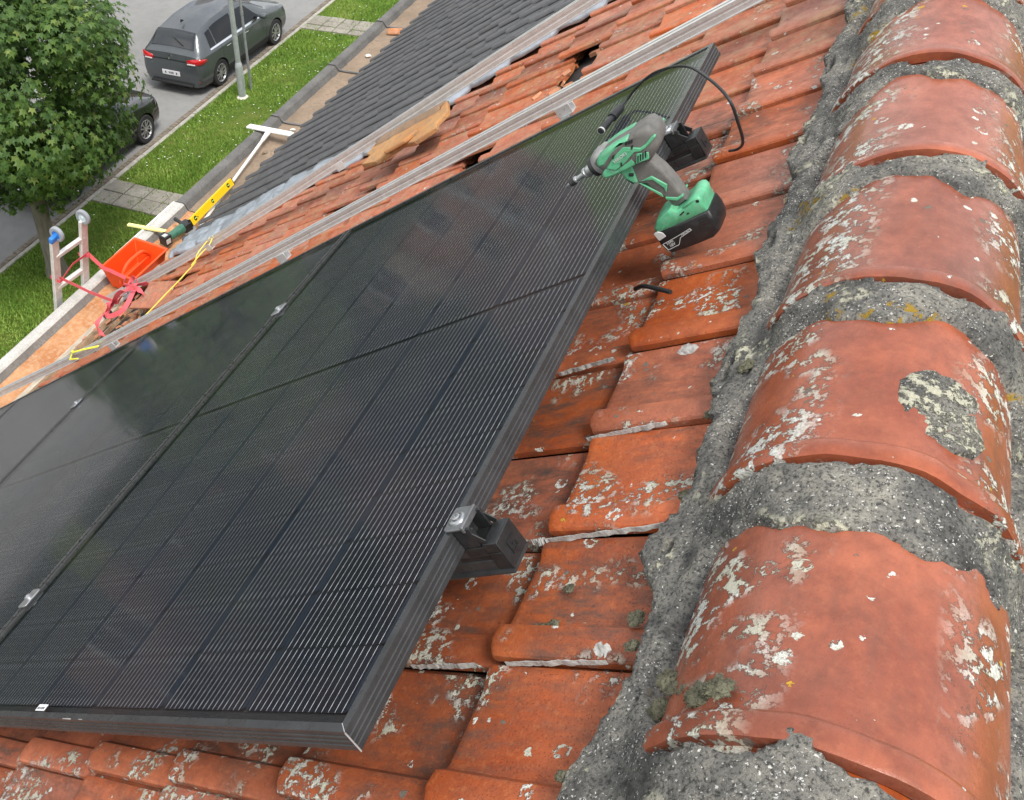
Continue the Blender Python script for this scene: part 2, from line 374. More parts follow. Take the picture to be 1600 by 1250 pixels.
def tile_mesh(name, prof, seed, tilt=0.112, thick=0.0155):
    ys = [-0.30, -0.20, -0.10, -0.035, -0.010, -0.003, 0.0]
    nt_, ny = len(prof), len(ys)
    b = MB(); top = []; bot = []
    for j, y in enumerate(ys):
        for i, (t, z) in enumerate(prof):
            e = 0.0
            if j >= ny - 3: e = -0.007 * sstep(0.006, -0.014, t) - 0.004 * sstep(0.19, 0.203, t) + 0.0022 * fbm(t * 30, seed * 3.3, 0, 2)
            zz = z + y * tilt + 0.0012 * fbm(t * 9, y * 9, seed * 5.1, 2)
            if j == ny - 1: zz -= 0.0018
            if j == ny - 2: zz -= 0.0004
            top.append((t, y + e, zz))
            th = 0.002 if i == 0 else (0.007 if i == 1 else thick)
            bot.append((t, y + e, zz - th + (0.0035 if j == ny - 1 else 0)))
    n = nt_ * ny
    fs = []
    for j in range(ny - 1):
        for i in range(nt_ - 1):
            a = j * nt_ + i
            fs.append((a, a + 1, a + nt_ + 1, a + nt_)); fs.append((n + a, n + a + nt_, n + a + nt_ + 1, n + a + 1))
    for i in range(nt_ - 1):
        a = (ny - 1) * nt_ + i; fs.append((a, a + 1, n + a + 1, n + a)); fs.append((i + 1, i, n + i, n + i + 1))
    for j in range(ny - 1):
        a = j * nt_; fs.append((a, a + nt_, n + a + nt_, n + a)); a += nt_ - 1; fs.append((a + nt_, a, n + a, n + a + nt_))
    b.add(top + bot, fs)
    return b.mesh(name, 29)
near_meshes = [tile_mesh('roof_tile', PROF, s) for s in range(5)]
for me in near_meshes: me.materials.append(m_tile)
far_meshes = [m_.copy() for m_ in near_meshes]
for me in far_meshes: me.materials.clear(); me.materials.append(m_tile_far)
dark_meshes = [tile_mesh('dark_tile', PROF_D, s + 9, 0.062, 0.010) for s in range(3)]
for me in dark_meshes: me.materials.append(m_dark)

MISSING = {(13, 4), (12, 4), (10, 5), (12, 8), (11, 8), (12, 9)} | {(c, k) for c in (11, 12, 13, 14) for k in (16, 17, 18)} | {(12, 15), (13, 15), (15, 17), (15, 18)}
NCOL = 17
rnd = random.Random(3)
def place_tile(meshes, parent, u, v, n, jit=1.0):
    me = rnd.choice(meshes); o = bpy.data.objects.new(me.name.split('.')[0], me); C.objects.link(o); o.parent = parent
    o.matrix_local = RM @ Matrix.Translation((u + rnd.uniform(-.002, .002) * jit, v + rnd.uniform(-.004, .004) * jit, n + rnd.uniform(-.001, .0015) * jit)) \
        @ Matrix.Rotation(rnd.uniform(-.008, .008) * jit, 4, 'Z') @ Matrix.Rotation(rnd.uniform(-.004, .004) * jit, 4, 'Y')
    return o
for c in range(-3, NCOL):
    u = TU0 + TW * c
    for k in range(0, 18):
        v = TE * k - 0.003
        if (c, k) in MISSING: continue
        if 0.30 < u < 1.40 and v > 0.55: continue              # wholly under the panels
        P = RW(u + .1, v - .1, NP)
        if not in_view(P, 260): continue
        place_tile(near_meshes if u < 1.7 and v < 0.6 or u < 0.1 else far_meshes, house, u, v, NP + sag(u, v), 1.0 if u < 1.7 else 0.5)
# deck below the tiles, the far slope, battens and rafters showing in the gaps
b = MB()
nu, nv = 12, 20
b.grid(nu, nv, lambda i, j: RW(-0.6 + i * 4.45, -0.41 + j * 4.84, NP - 0.062 + sag(-0.6 + i * 4.45, -0.41 + j * 4.84)))
b.build('roof_underlay', m_under, house)
b = MB(); far_slope = Matrix.Translation((2 * 0.412, 0, 0)) @ Matrix.Scale(-1, 4, (1, 0, 0))
b.add([far_slope @ RW(u, v, NP - 0.05) for u, v in ((-0.6, -0.41), (9.6, -0.41), (9.6, 4.5), (-0.6, 4.5))], [(0, 1, 2, 3)])
b.build('roof_underlay', m_under, house)
for k in range(0, 4):                                          # far slope: the courses next to the ridge
    for c in range(-3, 10):
        o = bpy.data.objects.new('roof_tile', rnd.choice(near_meshes)); C.objects.link(o); o.parent = house
        o.matrix_local = Matrix.Translation((0.824, 0, 0)) @ Matrix.Rotation(PI, 4, 'Z') @ Matrix.Translation((0, -2 * (TU0 + TW * c) - TW, 0)) @ RM @ Matrix.Translation((TU0 + TW * c, TE * k, NP))
for k in range(3, 19):
    v = TE * k - 0.255
    for (ua, ub) in ((1.85, 2.75), (2.76, 3.66)):
        na = NP - 0.050 + sag(ua, v); nb = NP - 0.050 + sag(ub, v)
        MB().bar(RW(ua, v, na), RW(ub, v, nb), 0.042, 0.024, RM.to_3x3() @ Vector((0, 0, 1))).build('batten', m_wood, house)
for u in (2.02, 2.52, 2.99, 3.42):
    MB().bar(RW(u, 0.5, NP - 0.085 + sag(u, .5)), RW(u, 2.4, NP - 0.085 + sag(u, 2.4)), 0.05, 0.05, RM.to_3x3() @ Vector((0, 0, 1))).build('rafter', m_wood, house)
    MB().bar(RW(u, 2.41, NP - 0.085 + sag(u, 2.41)), RW(u, 4.44, NP - 0.085 + sag(u, 4.44)), 0.05, 0.05, RM.to_3x3() @ Vector((0, 0, 1))).build('rafter', m_wood, house)

# ------------------------------------------------------------------ ridge
AX, ZC = 0.412, H0 + 0.045
RIMS = [-0.272, 0.063, 0.397, 0.722, 1.045, 1.375, 1.705, 2.035, 2.365]
def ridge_mesh(seed):
    prof = [(0.0, .1485), (.004, .1500), (.022, .1500), (.027, .1475), (.031, .1415), (.040, .1400), (.12, .1385), (.22, .1360), (.30, .1335), (.385, .1305)]
    na = 44; b = MB(); vo = []; vi = []
    for (y, r) in prof:
        for k in range(na + 1):
            a = math.radians(-14 + 208 * k / na)
            rr = r + 0.0022 * fbm(math.cos(a) * 2.2, math.sin(a) * 2.2 + seed * 7.7, y * 7, 3)
            yy = y + (0.003 * fbm(a * 3, seed * 4.1, 0, 3) if y < 0.03 else 0)
            vo.append((rr * math.cos(a), yy, rr * math.sin(a))); ri = rr - 0.015
            vi.append((ri * math.cos(a), yy, ri * math.sin(a)))
    m = len(prof); w = na + 1; n = m * w; fs = []
    for j in range(m - 1):
        for k in range(na):
            a = j * w + k; fs.append((a, a + 1, a + w + 1, a + w)); fs.append((n + a, n + a + w, n + a + w + 1, n + a + 1))
    for k in range(na):
        fs.append((k + 1, k, n + k, n + k + 1)); a = (m - 1) * w + k; fs.append((a, a + 1, n + a + 1, n + a))
    for j in range(m - 1):
        a = j * w; fs.append((a, a + w, n + a + w, n + a)); a += na; fs.append((a + w, a, n + a, n + a + w))
    b.add(vo + vi, fs); me = b.mesh('ridge_tile', 40); me.materials.append(m_ridge); return me
for i, y in enumerate(RIMS[:-1]):
    o = link('ridge_tile', ridge_mesh(i), None, house)
    o.matrix_local = Matrix.Translation((AX + 0.003 * math.sin(i * 2.1), y, ZC)) @ Matrix.Rotation(0.012 * math.sin(i * 3.3), 4, 'Z')

# mortar: collars in front of each rim, fillets along both sides, leftovers on the tiles
def ridge_mortar():
    R = 0.1345; tp = math.tan(PITCH); za = 0.1353 - 0.045
    left = []
    x = -0.245
    pts = []
    while x < -R - 0.002: pts.append((x, za + tp * x)); x += 0.006
    k0 = len(pts)
    arc = 64
    a0 = math.asin((za - tp * R) / R)
    for k in range(arc + 1):
        a = PI - a0 - (PI - 2 * a0) * k / arc; pts.append((R * math.cos(a), R * math.sin(a)))
    k1 = len(pts) - 1
    x = R + 0.004
    while x < 0.30: pts.append((x, za - tp * x)); x += 0.006
    ln = [0.0]
    for p, q in zip(pts, pts[1:]): ln.append(ln[-1] + math.hypot(q[0] - p[0], q[1] - p[1]))
    cl, crr = ln[k0], ln[k1]
    sm = pts[:]
    for _ in range(14):
        sm = [sm[0]] + [((a[0] + 2 * b_[0] + c_[0]) / 4, (a[1] + 2 * b_[1] + c_[1]) / 4) for a, b_, c_ in zip(sm, sm[1:], sm[2:])] + [sm[-1]]
    nr = []
    for i in range(len(sm)):
        a, c_ = sm[max(i - 1, 0)], sm[min(i + 1, len(sm) - 1)]; dx, dy = c_[0] - a[0], c_[1] - a[1]; l = math.hypot(dx, dy); nr.append((-dy / l, dx / l))
    step = 0.005; us = [-0.32 + step * i for i in range(int(2.62 / step))]
    WID = {0: .05, 1: .062, 2: .078, 3: .080, 4: .060, 5: .080, 6: .08, 7: .08, 8: .08}
    b = MB(); vs = []
    for u in us:
        jn = max(sstep(0.15, 0.02, abs(u - ur + 0.04)) for ur in RIMS)
        wr = 0.042 + 0.022 * jn + 0.014 * max(-1, min(1, fbm(u * 7, 1.3, 0, 3))); wt = 0.010 + 0.040 * jn + 0.012 * max(-1, min(1, fbm(u * 8, 5.3, 0, 3)))
        wr2 = 0.10 + 0.03 * fbm(u * 7, 11.3, 0, 3); wt2 = 0.025 + 0.02 * fbm(u * 8, 15.3, 0, 3)
        for i, (px, pz) in enumerate(sm):
            s = ln[i]; da = s - cl; db = crr - s
            f1 = fbm(u * 13, s * 13, 2.2, 5); f2 = fbm(u * 60, s * 60, 7.7, 3)
            if da < (crr - cl) / 2: d = min(da + wr, wt - da); th = 0.023 - 0.010 * sstep(-.03, .03, da) + 0.006 * sstep(wr + .01, 0, abs(da))
            else: d = min(db + wr2, wt2 - db); th = 0.023 - 0.010 * sstep(-.03, .03, db) + 0.006 * sstep(wr2, 0, abs(db))
            if -0.035 < min(da, db):
                for j, ur in enumerate(RIMS):
                    if ur - 0.2 < u < ur + 0.03:
                        ang = (s - (cl + crr) / 2) / 0.134
                        wc = WID[j] * (1 + 0.55 * fbm(ang * 1.3, j * 3.7, 0.5, 3)) + 0.03 * sstep(0.6, 1.5, abs(ang))
                        back = -0.003 + 0.018 * sstep(0.15, 0.5, fbm(ang * 2.1, j * 9.1, 4.0, 2))   # how far it climbs over the rim
                        dc = min(u - (ur - wc), ur + back - u)
                        tc_ = 0.007 + 0.0075 * sstep(ur - wc, ur - 0.01, u)
                        if dc > d: d = dc; th = max(tc_, th if d > 0.01 and abs(da) < 0.03 else 0)
                # leftover slab on the second ridge tile
                e = 0.055 - math.hypot((u - 0.515) * 0.85, (s - (cl + crr) / 2 - 0.035) * 1.0)
                if e > d: d = e; th = 0.0095
            d += 0.0075 * f1 + 0.0022 * f2
            lo = 0.014 + 0.045 * sstep(-0.02, -0.05, min(da, db))
            T = -lo + (lo + th) * sstep(-0.004, 0.008, d) + (0.0050 * f1 + 0.0034 * f2 + 0.0018 * noise.noise(Vector((u * 150, s * 150, 0)))) 
            vs.append((AX + px + nr[i][0] * T, u, ZC + pz + nr[i][1] * T))
    w = len(sm)
    b.add(vs, [(j * w + i, j * w + i + 1, (j + 1) * w + i + 1, (j + 1) * w + i) for j in range(len(us) - 1) for i in range(w - 1)])
    return b.build('ridge_mortar', m_mortar, house, smooth=60)
ridge_mortar()

# moss cushions: many short tufts on a lumpy core
def moss(P, r, seed, nrm):
    b = MB(); rr = random.Random(seed); nrm = Vector(nrm).normalized(); t1 = nrm.orthogonal().normalized(); t2 = nrm.cross(t1)
    def pt(i, j):
        a = 2 * PI * i; e = 0.5 * PI * j
        d = t1 * math.cos(a) * math.cos(e) + t2 * math.sin(a) * math.cos(e) + nrm * (math.sin(e) * 0.5 - 0.1)
        return P + d * r * (1 + 0.55 * noise.noise(d * 2.6 + Vector((seed, 0, 0))) + 0.25 * noise.noise(d * 7 + Vector((seed, 3, 0))))
    b.grid(25, 9, pt)
    for _ in range(int(260 * max(1, r / 0.012))):
        a = rr.uniform(0, 1); e = math.asin(rr.random()) / (0.5 * PI)
        q = pt(a, e); d = (q - P).normalized() + Vector((rr.gauss(0, .35), rr.gauss(0, .35), rr.gauss(0, .35))); d.normalize()
        sd = d.orthogonal().normalized() * r * 0.05; l = r * rr.uniform(0.10, 0.22)
        b.add([q - sd, q + sd, q + d * l], [(0, 1, 2)])
    o = b.build('moss_cushion', m_moss, house, smooth=60, recalc=False); return o
NW = RM.to_3x3() @ Vector((0, 0, 1))
for i, (u, v, n, r) in enumerate([(.150, -.262, -.108, .016), (.137, -.276, -.104, .013), (.120, -.262, -.110, .015), (.128, -.293, -.096, .014), (.112, -.316, -.082, .019), (.110, -.340, -.068, .016),
        (.255, -.050, -.141, .013), (.259, -.068, -.141, .012), (.262, -.178, -.140, .014), (.208, -.199, -.122, .011), (.318, -.07, -.141, .009), (.66, -.235, -.112, .015), (.445, -.195, -.130, .012), (.60, -.19, -.131, .011), (.05, -.17, -.123, .010)]):
    moss(RW(u, v, n), r * 0.72, i, NW)

# white sealant smeared into some of the tile joints
def streak(u0, v0, u1, v1, w, seed, n=-.1335):
    b = MB(); N = 48; vs = []
    for i in range(N):
        t = i / (N - 1); f = w * (0.12 + 1.5 * abs(fbm(t * 7, seed * 3.1, 0, 4))) * min(1, 6 * t + .15, 6 * (1 - t) + .15)
        u = u0 + (u1 - u0) * t + 0.002 * fbm(t * 6, seed, 1, 2); v = v0 + (v1 - v0) * t
        nn = n + 0.001 * fbm(t * 14, seed, 5, 2) - v * 0.0
        for a, c_ in ((-1, -.005), (-.4, .002), (.5, .0022), (1, -.005)): vs.append(RW(u + a * f, v, nn + c_))
    b.add(vs, [(i * 4 + k, i * 4 + k + 1, i * 4 + k + 5, i * 4 + k + 4) for i in range(N - 1) for k in range(3)])
    b.build('sealant_streak', m_seal, house, smooth=60)
for i, a in enumerate([(.403, -.006, .401, -.185, .0027), (.199, -.030, .198, -.165, .0020), (.608, .000, .607, -.125, .0028), (.198, .120, .198, .012, .0019), (.812, .125, .812, .020, .0022), (.404, .016, .403, -.012, .005)]):
    streak(*a, i)
# curled scraps of old lead stuck to two tiles
for i, (u, v, n, l, a) in enumerate([(.197, -.170, -.116, .022, .5), (.775, -.115, -.134, .034, .05)]):
    b = MB(); b.grid(12, 5, lambda s_, t_: RW(u + (t_ - .5) * (.010 + .008 * fbm(s_ * 5, i * 3 + t_, 2, 3)) * (1 - abs(2 * s_ - 1) ** 4) + a * .4 * l * (s_ - .5) ** 2, v - l * (s_ - .5), n + .012 * math.sin(PI * s_) * (t_ - .3) + .004 * fbm(s_ * 4, t_ * 3, i)))
    b.build('lead_scrap', m_seal, house, smooth=60)

# gable-free walls below the eaves
b = MB().box(-3.42, 4.2, -1.2, 3.78, 0, H0 - 3.1); b.build('wall', m_brick, house)
b = MB().box(-3.42, 4.2, 3.79, 12.5, 0, H0 - 3.1); b.build('wall', m_brick, neighbour)

# ------------------------------------------------------------------ neighbour's roof
b = MB(); b.grid(16, 16, lambda i, j: RW(3.86 + i * 6.2, -0.41 + j * 4.84, NP - 0.062 + sag(3.9, -0.41 + j * 4.84)))
b.build('roof_underlay', m_under, neighbour)
cnt = 0
for c in range(0, 32):
    u = 3.82 + 0.206 * c
    for k in range(0, 18):
        v = 0.2385 * k + 0.15
        if not in_view(RW(u + .1, v - .1, NP), 130): continue
        place_tile(dark_meshes, neighbour, u, v, NP + sag(3.9, v) + 0.006, 0.4); cnt += 1

# ------------------------------------------------------------------ lead flashing between the roofs
b = MB()
def lead(s_, t_):
    v = 0.35 + 3.80 * t_; ph = (v + 0.05) / TE; fr = ph - math.floor(ph)
    edge = 3.60 + 0.035 * math.sin(fr * PI) ** 0.6 * -1 + 0.022 * fbm(v * 4, 2.2, 0, 3)
    u = edge + (3.84 - edge) * s_ + 0.006 * fbm(v * 9, s_ * 4, 1, 2) * (1 - s_)
    roll = 0.018 * math.exp(-((s_ - .30) / .22) ** 2) + 0.016 * sstep(.55, .85, s_)
    n = NP + 0.018 + roll - 0.020 * sstep(.06, 0, s_) + sag(u, v) + 0.006 * fbm(v * 11, s_ * 3.3, 3, 3) + 0.010 * (fr - .5)
    return RW(u, v, n)
b.grid(22, 240, lead)
flash = b.build('lead_flashing', m_lead, None, smooth=60)
sm_ = flash.modifiers.new('thickness', 'SOLIDIFY'); sm_.thickness = 0.002
tag(flash, 'crinkled light grey lead flashing strip between the orange and the dark roof', 'flashing')
# ------------------------------------------------------------------ solar panels
def cell_mat():
    t = NT('monocrystalline cell'); uv = t.sep(t.uv()); rnd = t.rand(); p = t.objco()
    # uv.x runs across the 16 wires, uv.y along them
    fx = t.math('ABSOLUTE', t.math('SUBTRACT', t.math('FRACT', t.math('MULTIPLY', t.math('SUBTRACT', uv[0], 0.025), 16.84)), 0.5))
    endd = t.math('MINIMUM', uv[1], t.math('SUBTRACT', 1.0, uv[1]))
    pad = t.math('MULTIPLY', t.math('LESS_THAN', endd, 0.16), t.math('GREATER_THAN', endd, 0.03))
    dots = t.math('LESS_THAN', t.math('ABSOLUTE', t.math('SUBTRACT', t.math('FRACT', t.math('MULTIPLY', uv[1], 5.0)), 0.5)), 0.14)
    width = t.math('ADD', 0.029, t.math('ADD', t.math('MULTIPLY', pad, 0.007), t.math('MULTIPLY', dots, 0.003)))
    wire = t.math('LESS_THAN', fx, width)
    wire = t.math('MULTIPLY', wire, t.math('GREATER_THAN', endd, 0.004))
    sided = t.math('MINIMUM', uv[0], t.math('SUBTRACT', 1.0, uv[0])); wire = t.math('MULTIPLY', wire, t.math('GREATER_THAN', sided, 0.03))
    fing = t.math('LESS_THAN', t.math('FRACT', t.math('MULTIPLY', uv[1], 70.0)), 0.10)
    base = t.mix(rnd, (0.0035, 0.0045, 0.008), (0.006, 0.0075, 0.014))
    base = t.mix(t.ramp(t.noise(p, 14, 3), 0.35, 0.7), base, (0.004, 0.007, 0.016))
    base = t.mix(t.math('MULTIPLY', fing, 0.35), base, (0.020, 0.023, 0.028))
    base = t.mix(t.math('MULTIPLY', t.math('LESS_THAN', sided, 0.028), 0.8), base, (0.020, 0.030, 0.046))
    col = t.mix(wire, base, t.mix(t.math('MAXIMUM', pad, dots), (0.58, 0.58, 0.57), (0.70, 0.70, 0.68)))
    t.set(color=col, rough=t.mixf(wire, 0.45, 0.45), metal=0.0, spec=t.mixf(wire, 0.15, 0.6)); return t.m
m_cell = cell_mat()
def glass_mat():
    m = bpy.data.materials.new('solar glass'); m.use_nodes = True; nt = m.node_tree; nt.nodes.clear()
    o = nt.nodes.new('ShaderNodeOutputMaterial'); mix = nt.nodes.new('ShaderNodeMixShader'); tr = nt.nodes.new('ShaderNodeBsdfTransparent')
    gl = nt.nodes.new('ShaderNodeBsdfGlossy'); fr = nt.nodes.new('ShaderNodeFresnel'); fr.inputs["IOR"].default_value = 1.27; geo = nt.nodes.new("ShaderNodeNewGeometry"); inv = nt.nodes.new("ShaderNodeMath"); inv.operation = "MULTIPLY_ADD"; inv.inputs[1].default_value = -1; inv.inputs[2].default_value = 1; fm = nt.nodes.new("ShaderNodeMath"); fm.operation = "MULTIPLY"; nt.links.new(geo.outputs["Backfacing"], inv.inputs[0]); nt.links.new(inv.outputs[0], fm.inputs[1]); nt.links.new(fr.outputs[0], fm.inputs[0])
    tcn = nt.nodes.new('ShaderNodeTexCoord'); n1 = nt.nodes.new('ShaderNodeTexNoise'); n1.inputs['Scale'].default_value = 5; n1.inputs['Detail'].default_value = 6
    mr = nt.nodes.new('ShaderNodeMapRange'); mr.inputs[1].default_value = .3; mr.inputs[2].default_value = .75; mr.inputs[3].default_value = .045; mr.inputs[4].default_value = .10
    tr.inputs['Color'].default_value = (.93, .94, .95, 1)
    # thin film of roof dust, uneven
    n2 = nt.nodes.new('ShaderNodeTexNoise'); n2.inputs['Scale'].default_value = 3.2; n2.inputs['Detail'].default_value = 8; n2.inputs['Roughness'].default_value = .65
    df = nt.nodes.new('ShaderNodeBsdfDiffuse'); df.inputs['Color'].default_value = (.34, .32, .30, 1)
    mr2 = nt.nodes.new('ShaderNodeMapRange'); mr2.inputs[1].default_value = .42; mr2.inputs[2].default_value = .8; mr2.inputs[3].default_value = .001; mr2.inputs[4].default_value = .022
    mix2 = nt.nodes.new('ShaderNodeMixShader'); l = nt.links.new
    l(tcn.outputs['Object'], n1.inputs['Vector']); l(tcn.outputs['Object'], n2.inputs['Vector'])
    l(n1.outputs['Fac'], mr.inputs[0]); l(mr.outputs[0], gl.inputs['Roughness'])
    l(n2.outputs['Fac'], mr2.inputs[0]); l(mr2.outputs[0], mix2.inputs[0])
    l(fm.outputs[0], mix.inputs[0]); l(tr.outputs[0], mix2.inputs[1]); l(df.outputs[0], mix2.inputs[2])
    l(mix2.outputs[0], mix.inputs[1]); l(gl.outputs[0], mix.inputs[2]); l(mix.outputs[0], o.inputs['Surface'])
    return m
m_glass = glass_mat()
m_back = plain('black backsheet', (0.006, 0.007, 0.008), 0.5, var=0.2, bump=0)
m_frame = plain('black anodised aluminium', (0.055, 0.057, 0.060), 0.30, 0.35, var=0.2, scale=25, bump=0.0002, bscale=500, dirt=0.25, dirtcol=(0.09, 0.085, 0.08))
m_bare = plain('bare aluminium edge', (0.75, 0.76, 0.77), 0.35, 0.8, var=0.1, bump=0)
m_alu = plain('mill finish aluminium', (0.60, 0.60, 0.595), 0.34, 0.45, var=0.10, scale=30, bump=0.0002, bscale=300, dirt=0.25, dirtcol=(0.36, 0.33, 0.29))
m_steel = plain('stainless steel', (0.46, 0.47, 0.48), 0.36, 0.9, var=0.12, scale=60, bump=0.0004, bscale=200)
m_blk = plain('black plastic', (0.016, 0.017, 0.018), 0.42, var=0.3, scale=30, bump=0.0003, bscale=300, dirt=0.25, dirtcol=(0.07, 0.068, 0.062))
m_paper = plain('white label paper', (0.75, 0.76, 0.78), 0.5, var=0.05)
PL, PW, PG = 1.762, 1.147, 1.154
FR = [(-.0110, .0), (.0, .0), (.0, -.0030), (-.0013, -.0040), (-.0013, -.0085), (.0, -.0095), (.0, -.0105), (-.0013, -.0115), (-.0013, -.0155), (.0, -.0165),
      (.0, -.0175), (-.0013, -.0185), (-.0013, -.0225), (.0, -.0235), (.0, -.030), (-.026, -.030), (-.026, -.0285), (-.0025, -.0285), (-.0025, -.0075), (-.0110, -.0075)]
def frame_side(a, b, out):
    # mitred frame member from corner a to corner b (u, v), profile in (outward, n)
    mb = MB(); d = Vector(b) - Vector(a); d.normalize(); o = Vector(out); vs = []
    for q, sg in ((Vector(a), 1), (Vector(b), -1)):
        for off, n in FR:
            p = q + o * off + d * (-off) * sg; vs.append((p.x, p.y, n))
    m = len(FR); mb.add(vs, [(i, (i + 1) % m, m + (i + 1) % m, m + i) for i in range(m)] + [tuple(range(m - 1, -1, -1)), tuple(range(m, 2 * m))])
    return mb.mesh('frame_member', 25)
f_near = frame_side((0, 0), (0, PW), (-1, 0)); f_far = frame_side((PL, 0), (PL, PW), (1, 0))
f_top = frame_side((0, 0), (PL, 0), (0, -1)); f_bot = frame_side((0, PW), (PL, PW), (0, 1))
CU, CV = 0.0924, 0.1822
bm = MB(); ch = 0.0055
bm.add([(ch, 0, 0), (CU - ch, 0, 0), (CU, ch, 0), (CU, CV - ch, 0), (CU - ch, CV, 0), (ch, CV, 0), (0, CV - ch, 0), (0, ch, 0)], [tuple(range(8))])
cell_me = bm.mesh('cell', 0, False)
uvl = cell_me.uv_layers.new(name='UVMap')
for lp in cell_me.loops:
    co = cell_me.vertices[lp.vertex_index].co; uvl.data[lp.index].uv = (co.y / CV, co.x / CU)
cell_me.materials.append(m_cell)
gb = MB().box(.0105, PL - .0105, .0105, PW - .0105, -.0050, -.0022); glass_me = gb.mesh('glass_pane', 0); glass_me.materials.append(m_glass)
bb = MB().box(.0105, PL - .0105, .0105, PW - .0105, -.0115, -.0105); back_me = bb.mesh('backsheet', 0); back_me.materials.append(m_back)
PLAB = ['nearest solar panel to the ridge, with the label sticker on its edge', 'second solar panel down the slope from the ridge',
        'third solar panel down the slope, reaching the left edge of the photo', 'lowest solar panel, only its far corner showing by the gutter']
def cells_of(i): return [(r, c) for r in range(18) for c in range(6)]
for i in range(4):
    pn = thing('photovoltaic_module', roof_at(0, PG * i, 0), PLAB[i], 'solar panel', 'black solar panels on the roof')
    for me in (f_near, f_far, f_top, f_bot): link('frame_member', me, m_frame, pn)
    link('backsheet', back_me, m_back, pn); link('glass_pane', glass_me, m_glass, pn)
    for r in range(18):
        for c in range(6):
            u = .0295 + r * .0936 + (0.010 if r >= 9 else 0); v = .0220 + c * .18405
            if not in_view(RW(u + .05, PG * i + v + .09, 0), 160): continue
            o = link('cell', cell_me, None, pn); o.location = (u, v, -.0085)
    if i == 0:
        MB().box(.0145, .0265, .705, .735, -.0020, -.0014).build('label_sticker', m_paper, pn)
        lb = MB(); rr = random.Random(5)
        for q in range(11): lb.box(.017, .0215, .709 + q * .0022, .709 + q * .0022 + rr.choice((.0005, .0011)), -.00135, -.0011)
        lb.build('barcode', m_blk, pn, smooth=0)
        cb = MB(); cb.bar((-.0004, -.0004, -.001), (-.0005, -.0005, -.030), .0016, .0016); cb.bar((0.0, 0.0, .0002), (.0105, .0105, .0002), .0009, .0006); cb.build('bare_mitre_edge', m_bare, pn, smooth=0)
        sb = MB(); sb.bar((.0006, .62, .0002), (.0007, .595, .0002), .0018, .0006); sb.bar((.0006, .57, .0002), (.0007, .56, .0002), .0012, .0006); sb.build('scratch', m_bare, pn, smooth=0)

# ------------------------------------------------------------------ mounting rails
RP = [(-.020, 0), (-.0055, 0), (-.0055, -.009), (-.011, -.009), (-.011, -.014), (.011, -.014), (.011, -.009), (.0055, -.009), (.0055, 0), (.020, 0), (.020, -.012), (.0185, -.0135),
      (.0185, -.020), (.020, -.0215), (.020, -.036), (.025, -.0372), (.025, -.040), (-.025, -.040), (-.025, -.0372), (-.020, -.036), (-.020, -.0215), (-.0185, -.020), (-.0185, -.0135), (-.020, -.012)]
m_slot = plain('rail slot shadow gap', (0.30, 0.29, 0.28), 0.5, 0.6, var=0.1)
def rail(pts, label, wide=1.0, tall=1.0, mat=None):
    # pts: (u, v, n) of the rail's top along its length; root sits at its upper end
    o0 = Vector(pts[0]); r = thing('mounting_rail', roof_at(*pts[0]), label, 'rail', 'aluminium mounting rails')
    mb = MB(); m = len(RP); vs = []
    for q in pts:
        d = Vector(q) - o0
        for a, n in RP: vs.append((d.x + a * wide, d.y, d.z + n * tall))
    k = len(pts); fs = [(i * m + j, i * m + (j + 1) % m, (i + 1) * m + (j + 1) % m, (i + 1) * m + j) for i in range(k - 1) for j in range(m)]
    fs += [tuple(range(m - 1, -1, -1)), tuple(range((k - 1) * m, k * m))]
    mb.add(vs, fs); mb.build('extrusion', mat or m_alu, r, smooth=25)
    return r
def lerp_pts(ctrl, n=24):
    out = []
    for i in range(n):
        v = ctrl[0][1] + (ctrl[-1][1] - ctrl[0][1]) * i / (n - 1)
        for a, b_ in zip(ctrl, ctrl[1:]):
            if v <= b_[1] + 1e-6:
                t = (v - a[1]) / (b_[1] - a[1]); t2 = t * t * (3 - 2 * t)
                out.append((a[0] + (b_[0] - a[0]) * t, v, a[2] + (b_[2] - a[2]) * (0.5 * t + 0.5 * t2))); break
    return out
rail([(.305, -.052, -.031), (.305, 4.4, -.031)], 'rail under the near end of the solar panels, its capped end by the ridge', mat=m_frame)
rail([(1.338, -.052, -.031), (1.338, 4.4, -.031)], 'rail under the far end of the solar panels, ending behind the impact driver', mat=m_frame)
rail(lerp_pts([(2.165, -.34, -.033), (2.165, .6, -.031), (2.150, 2.0, -.030), (2.150, 3.3, -.030), (2.150, 4.62, -.002)]), 'long bare aluminium rail running just beyond the far edge of the panels', 1.1, 0.8)
rail(lerp_pts([(3.20, .45, .006), (3.20, .94, -.003), (3.20, 2.04, -.034), (3.20, 2.72, -.054), (3.20, 3.5, -.064), (3.20, 4.45, -.045)]), 'second bare aluminium rail, next to the lead flashing and the orange tool tray', 1.1, 1.15)

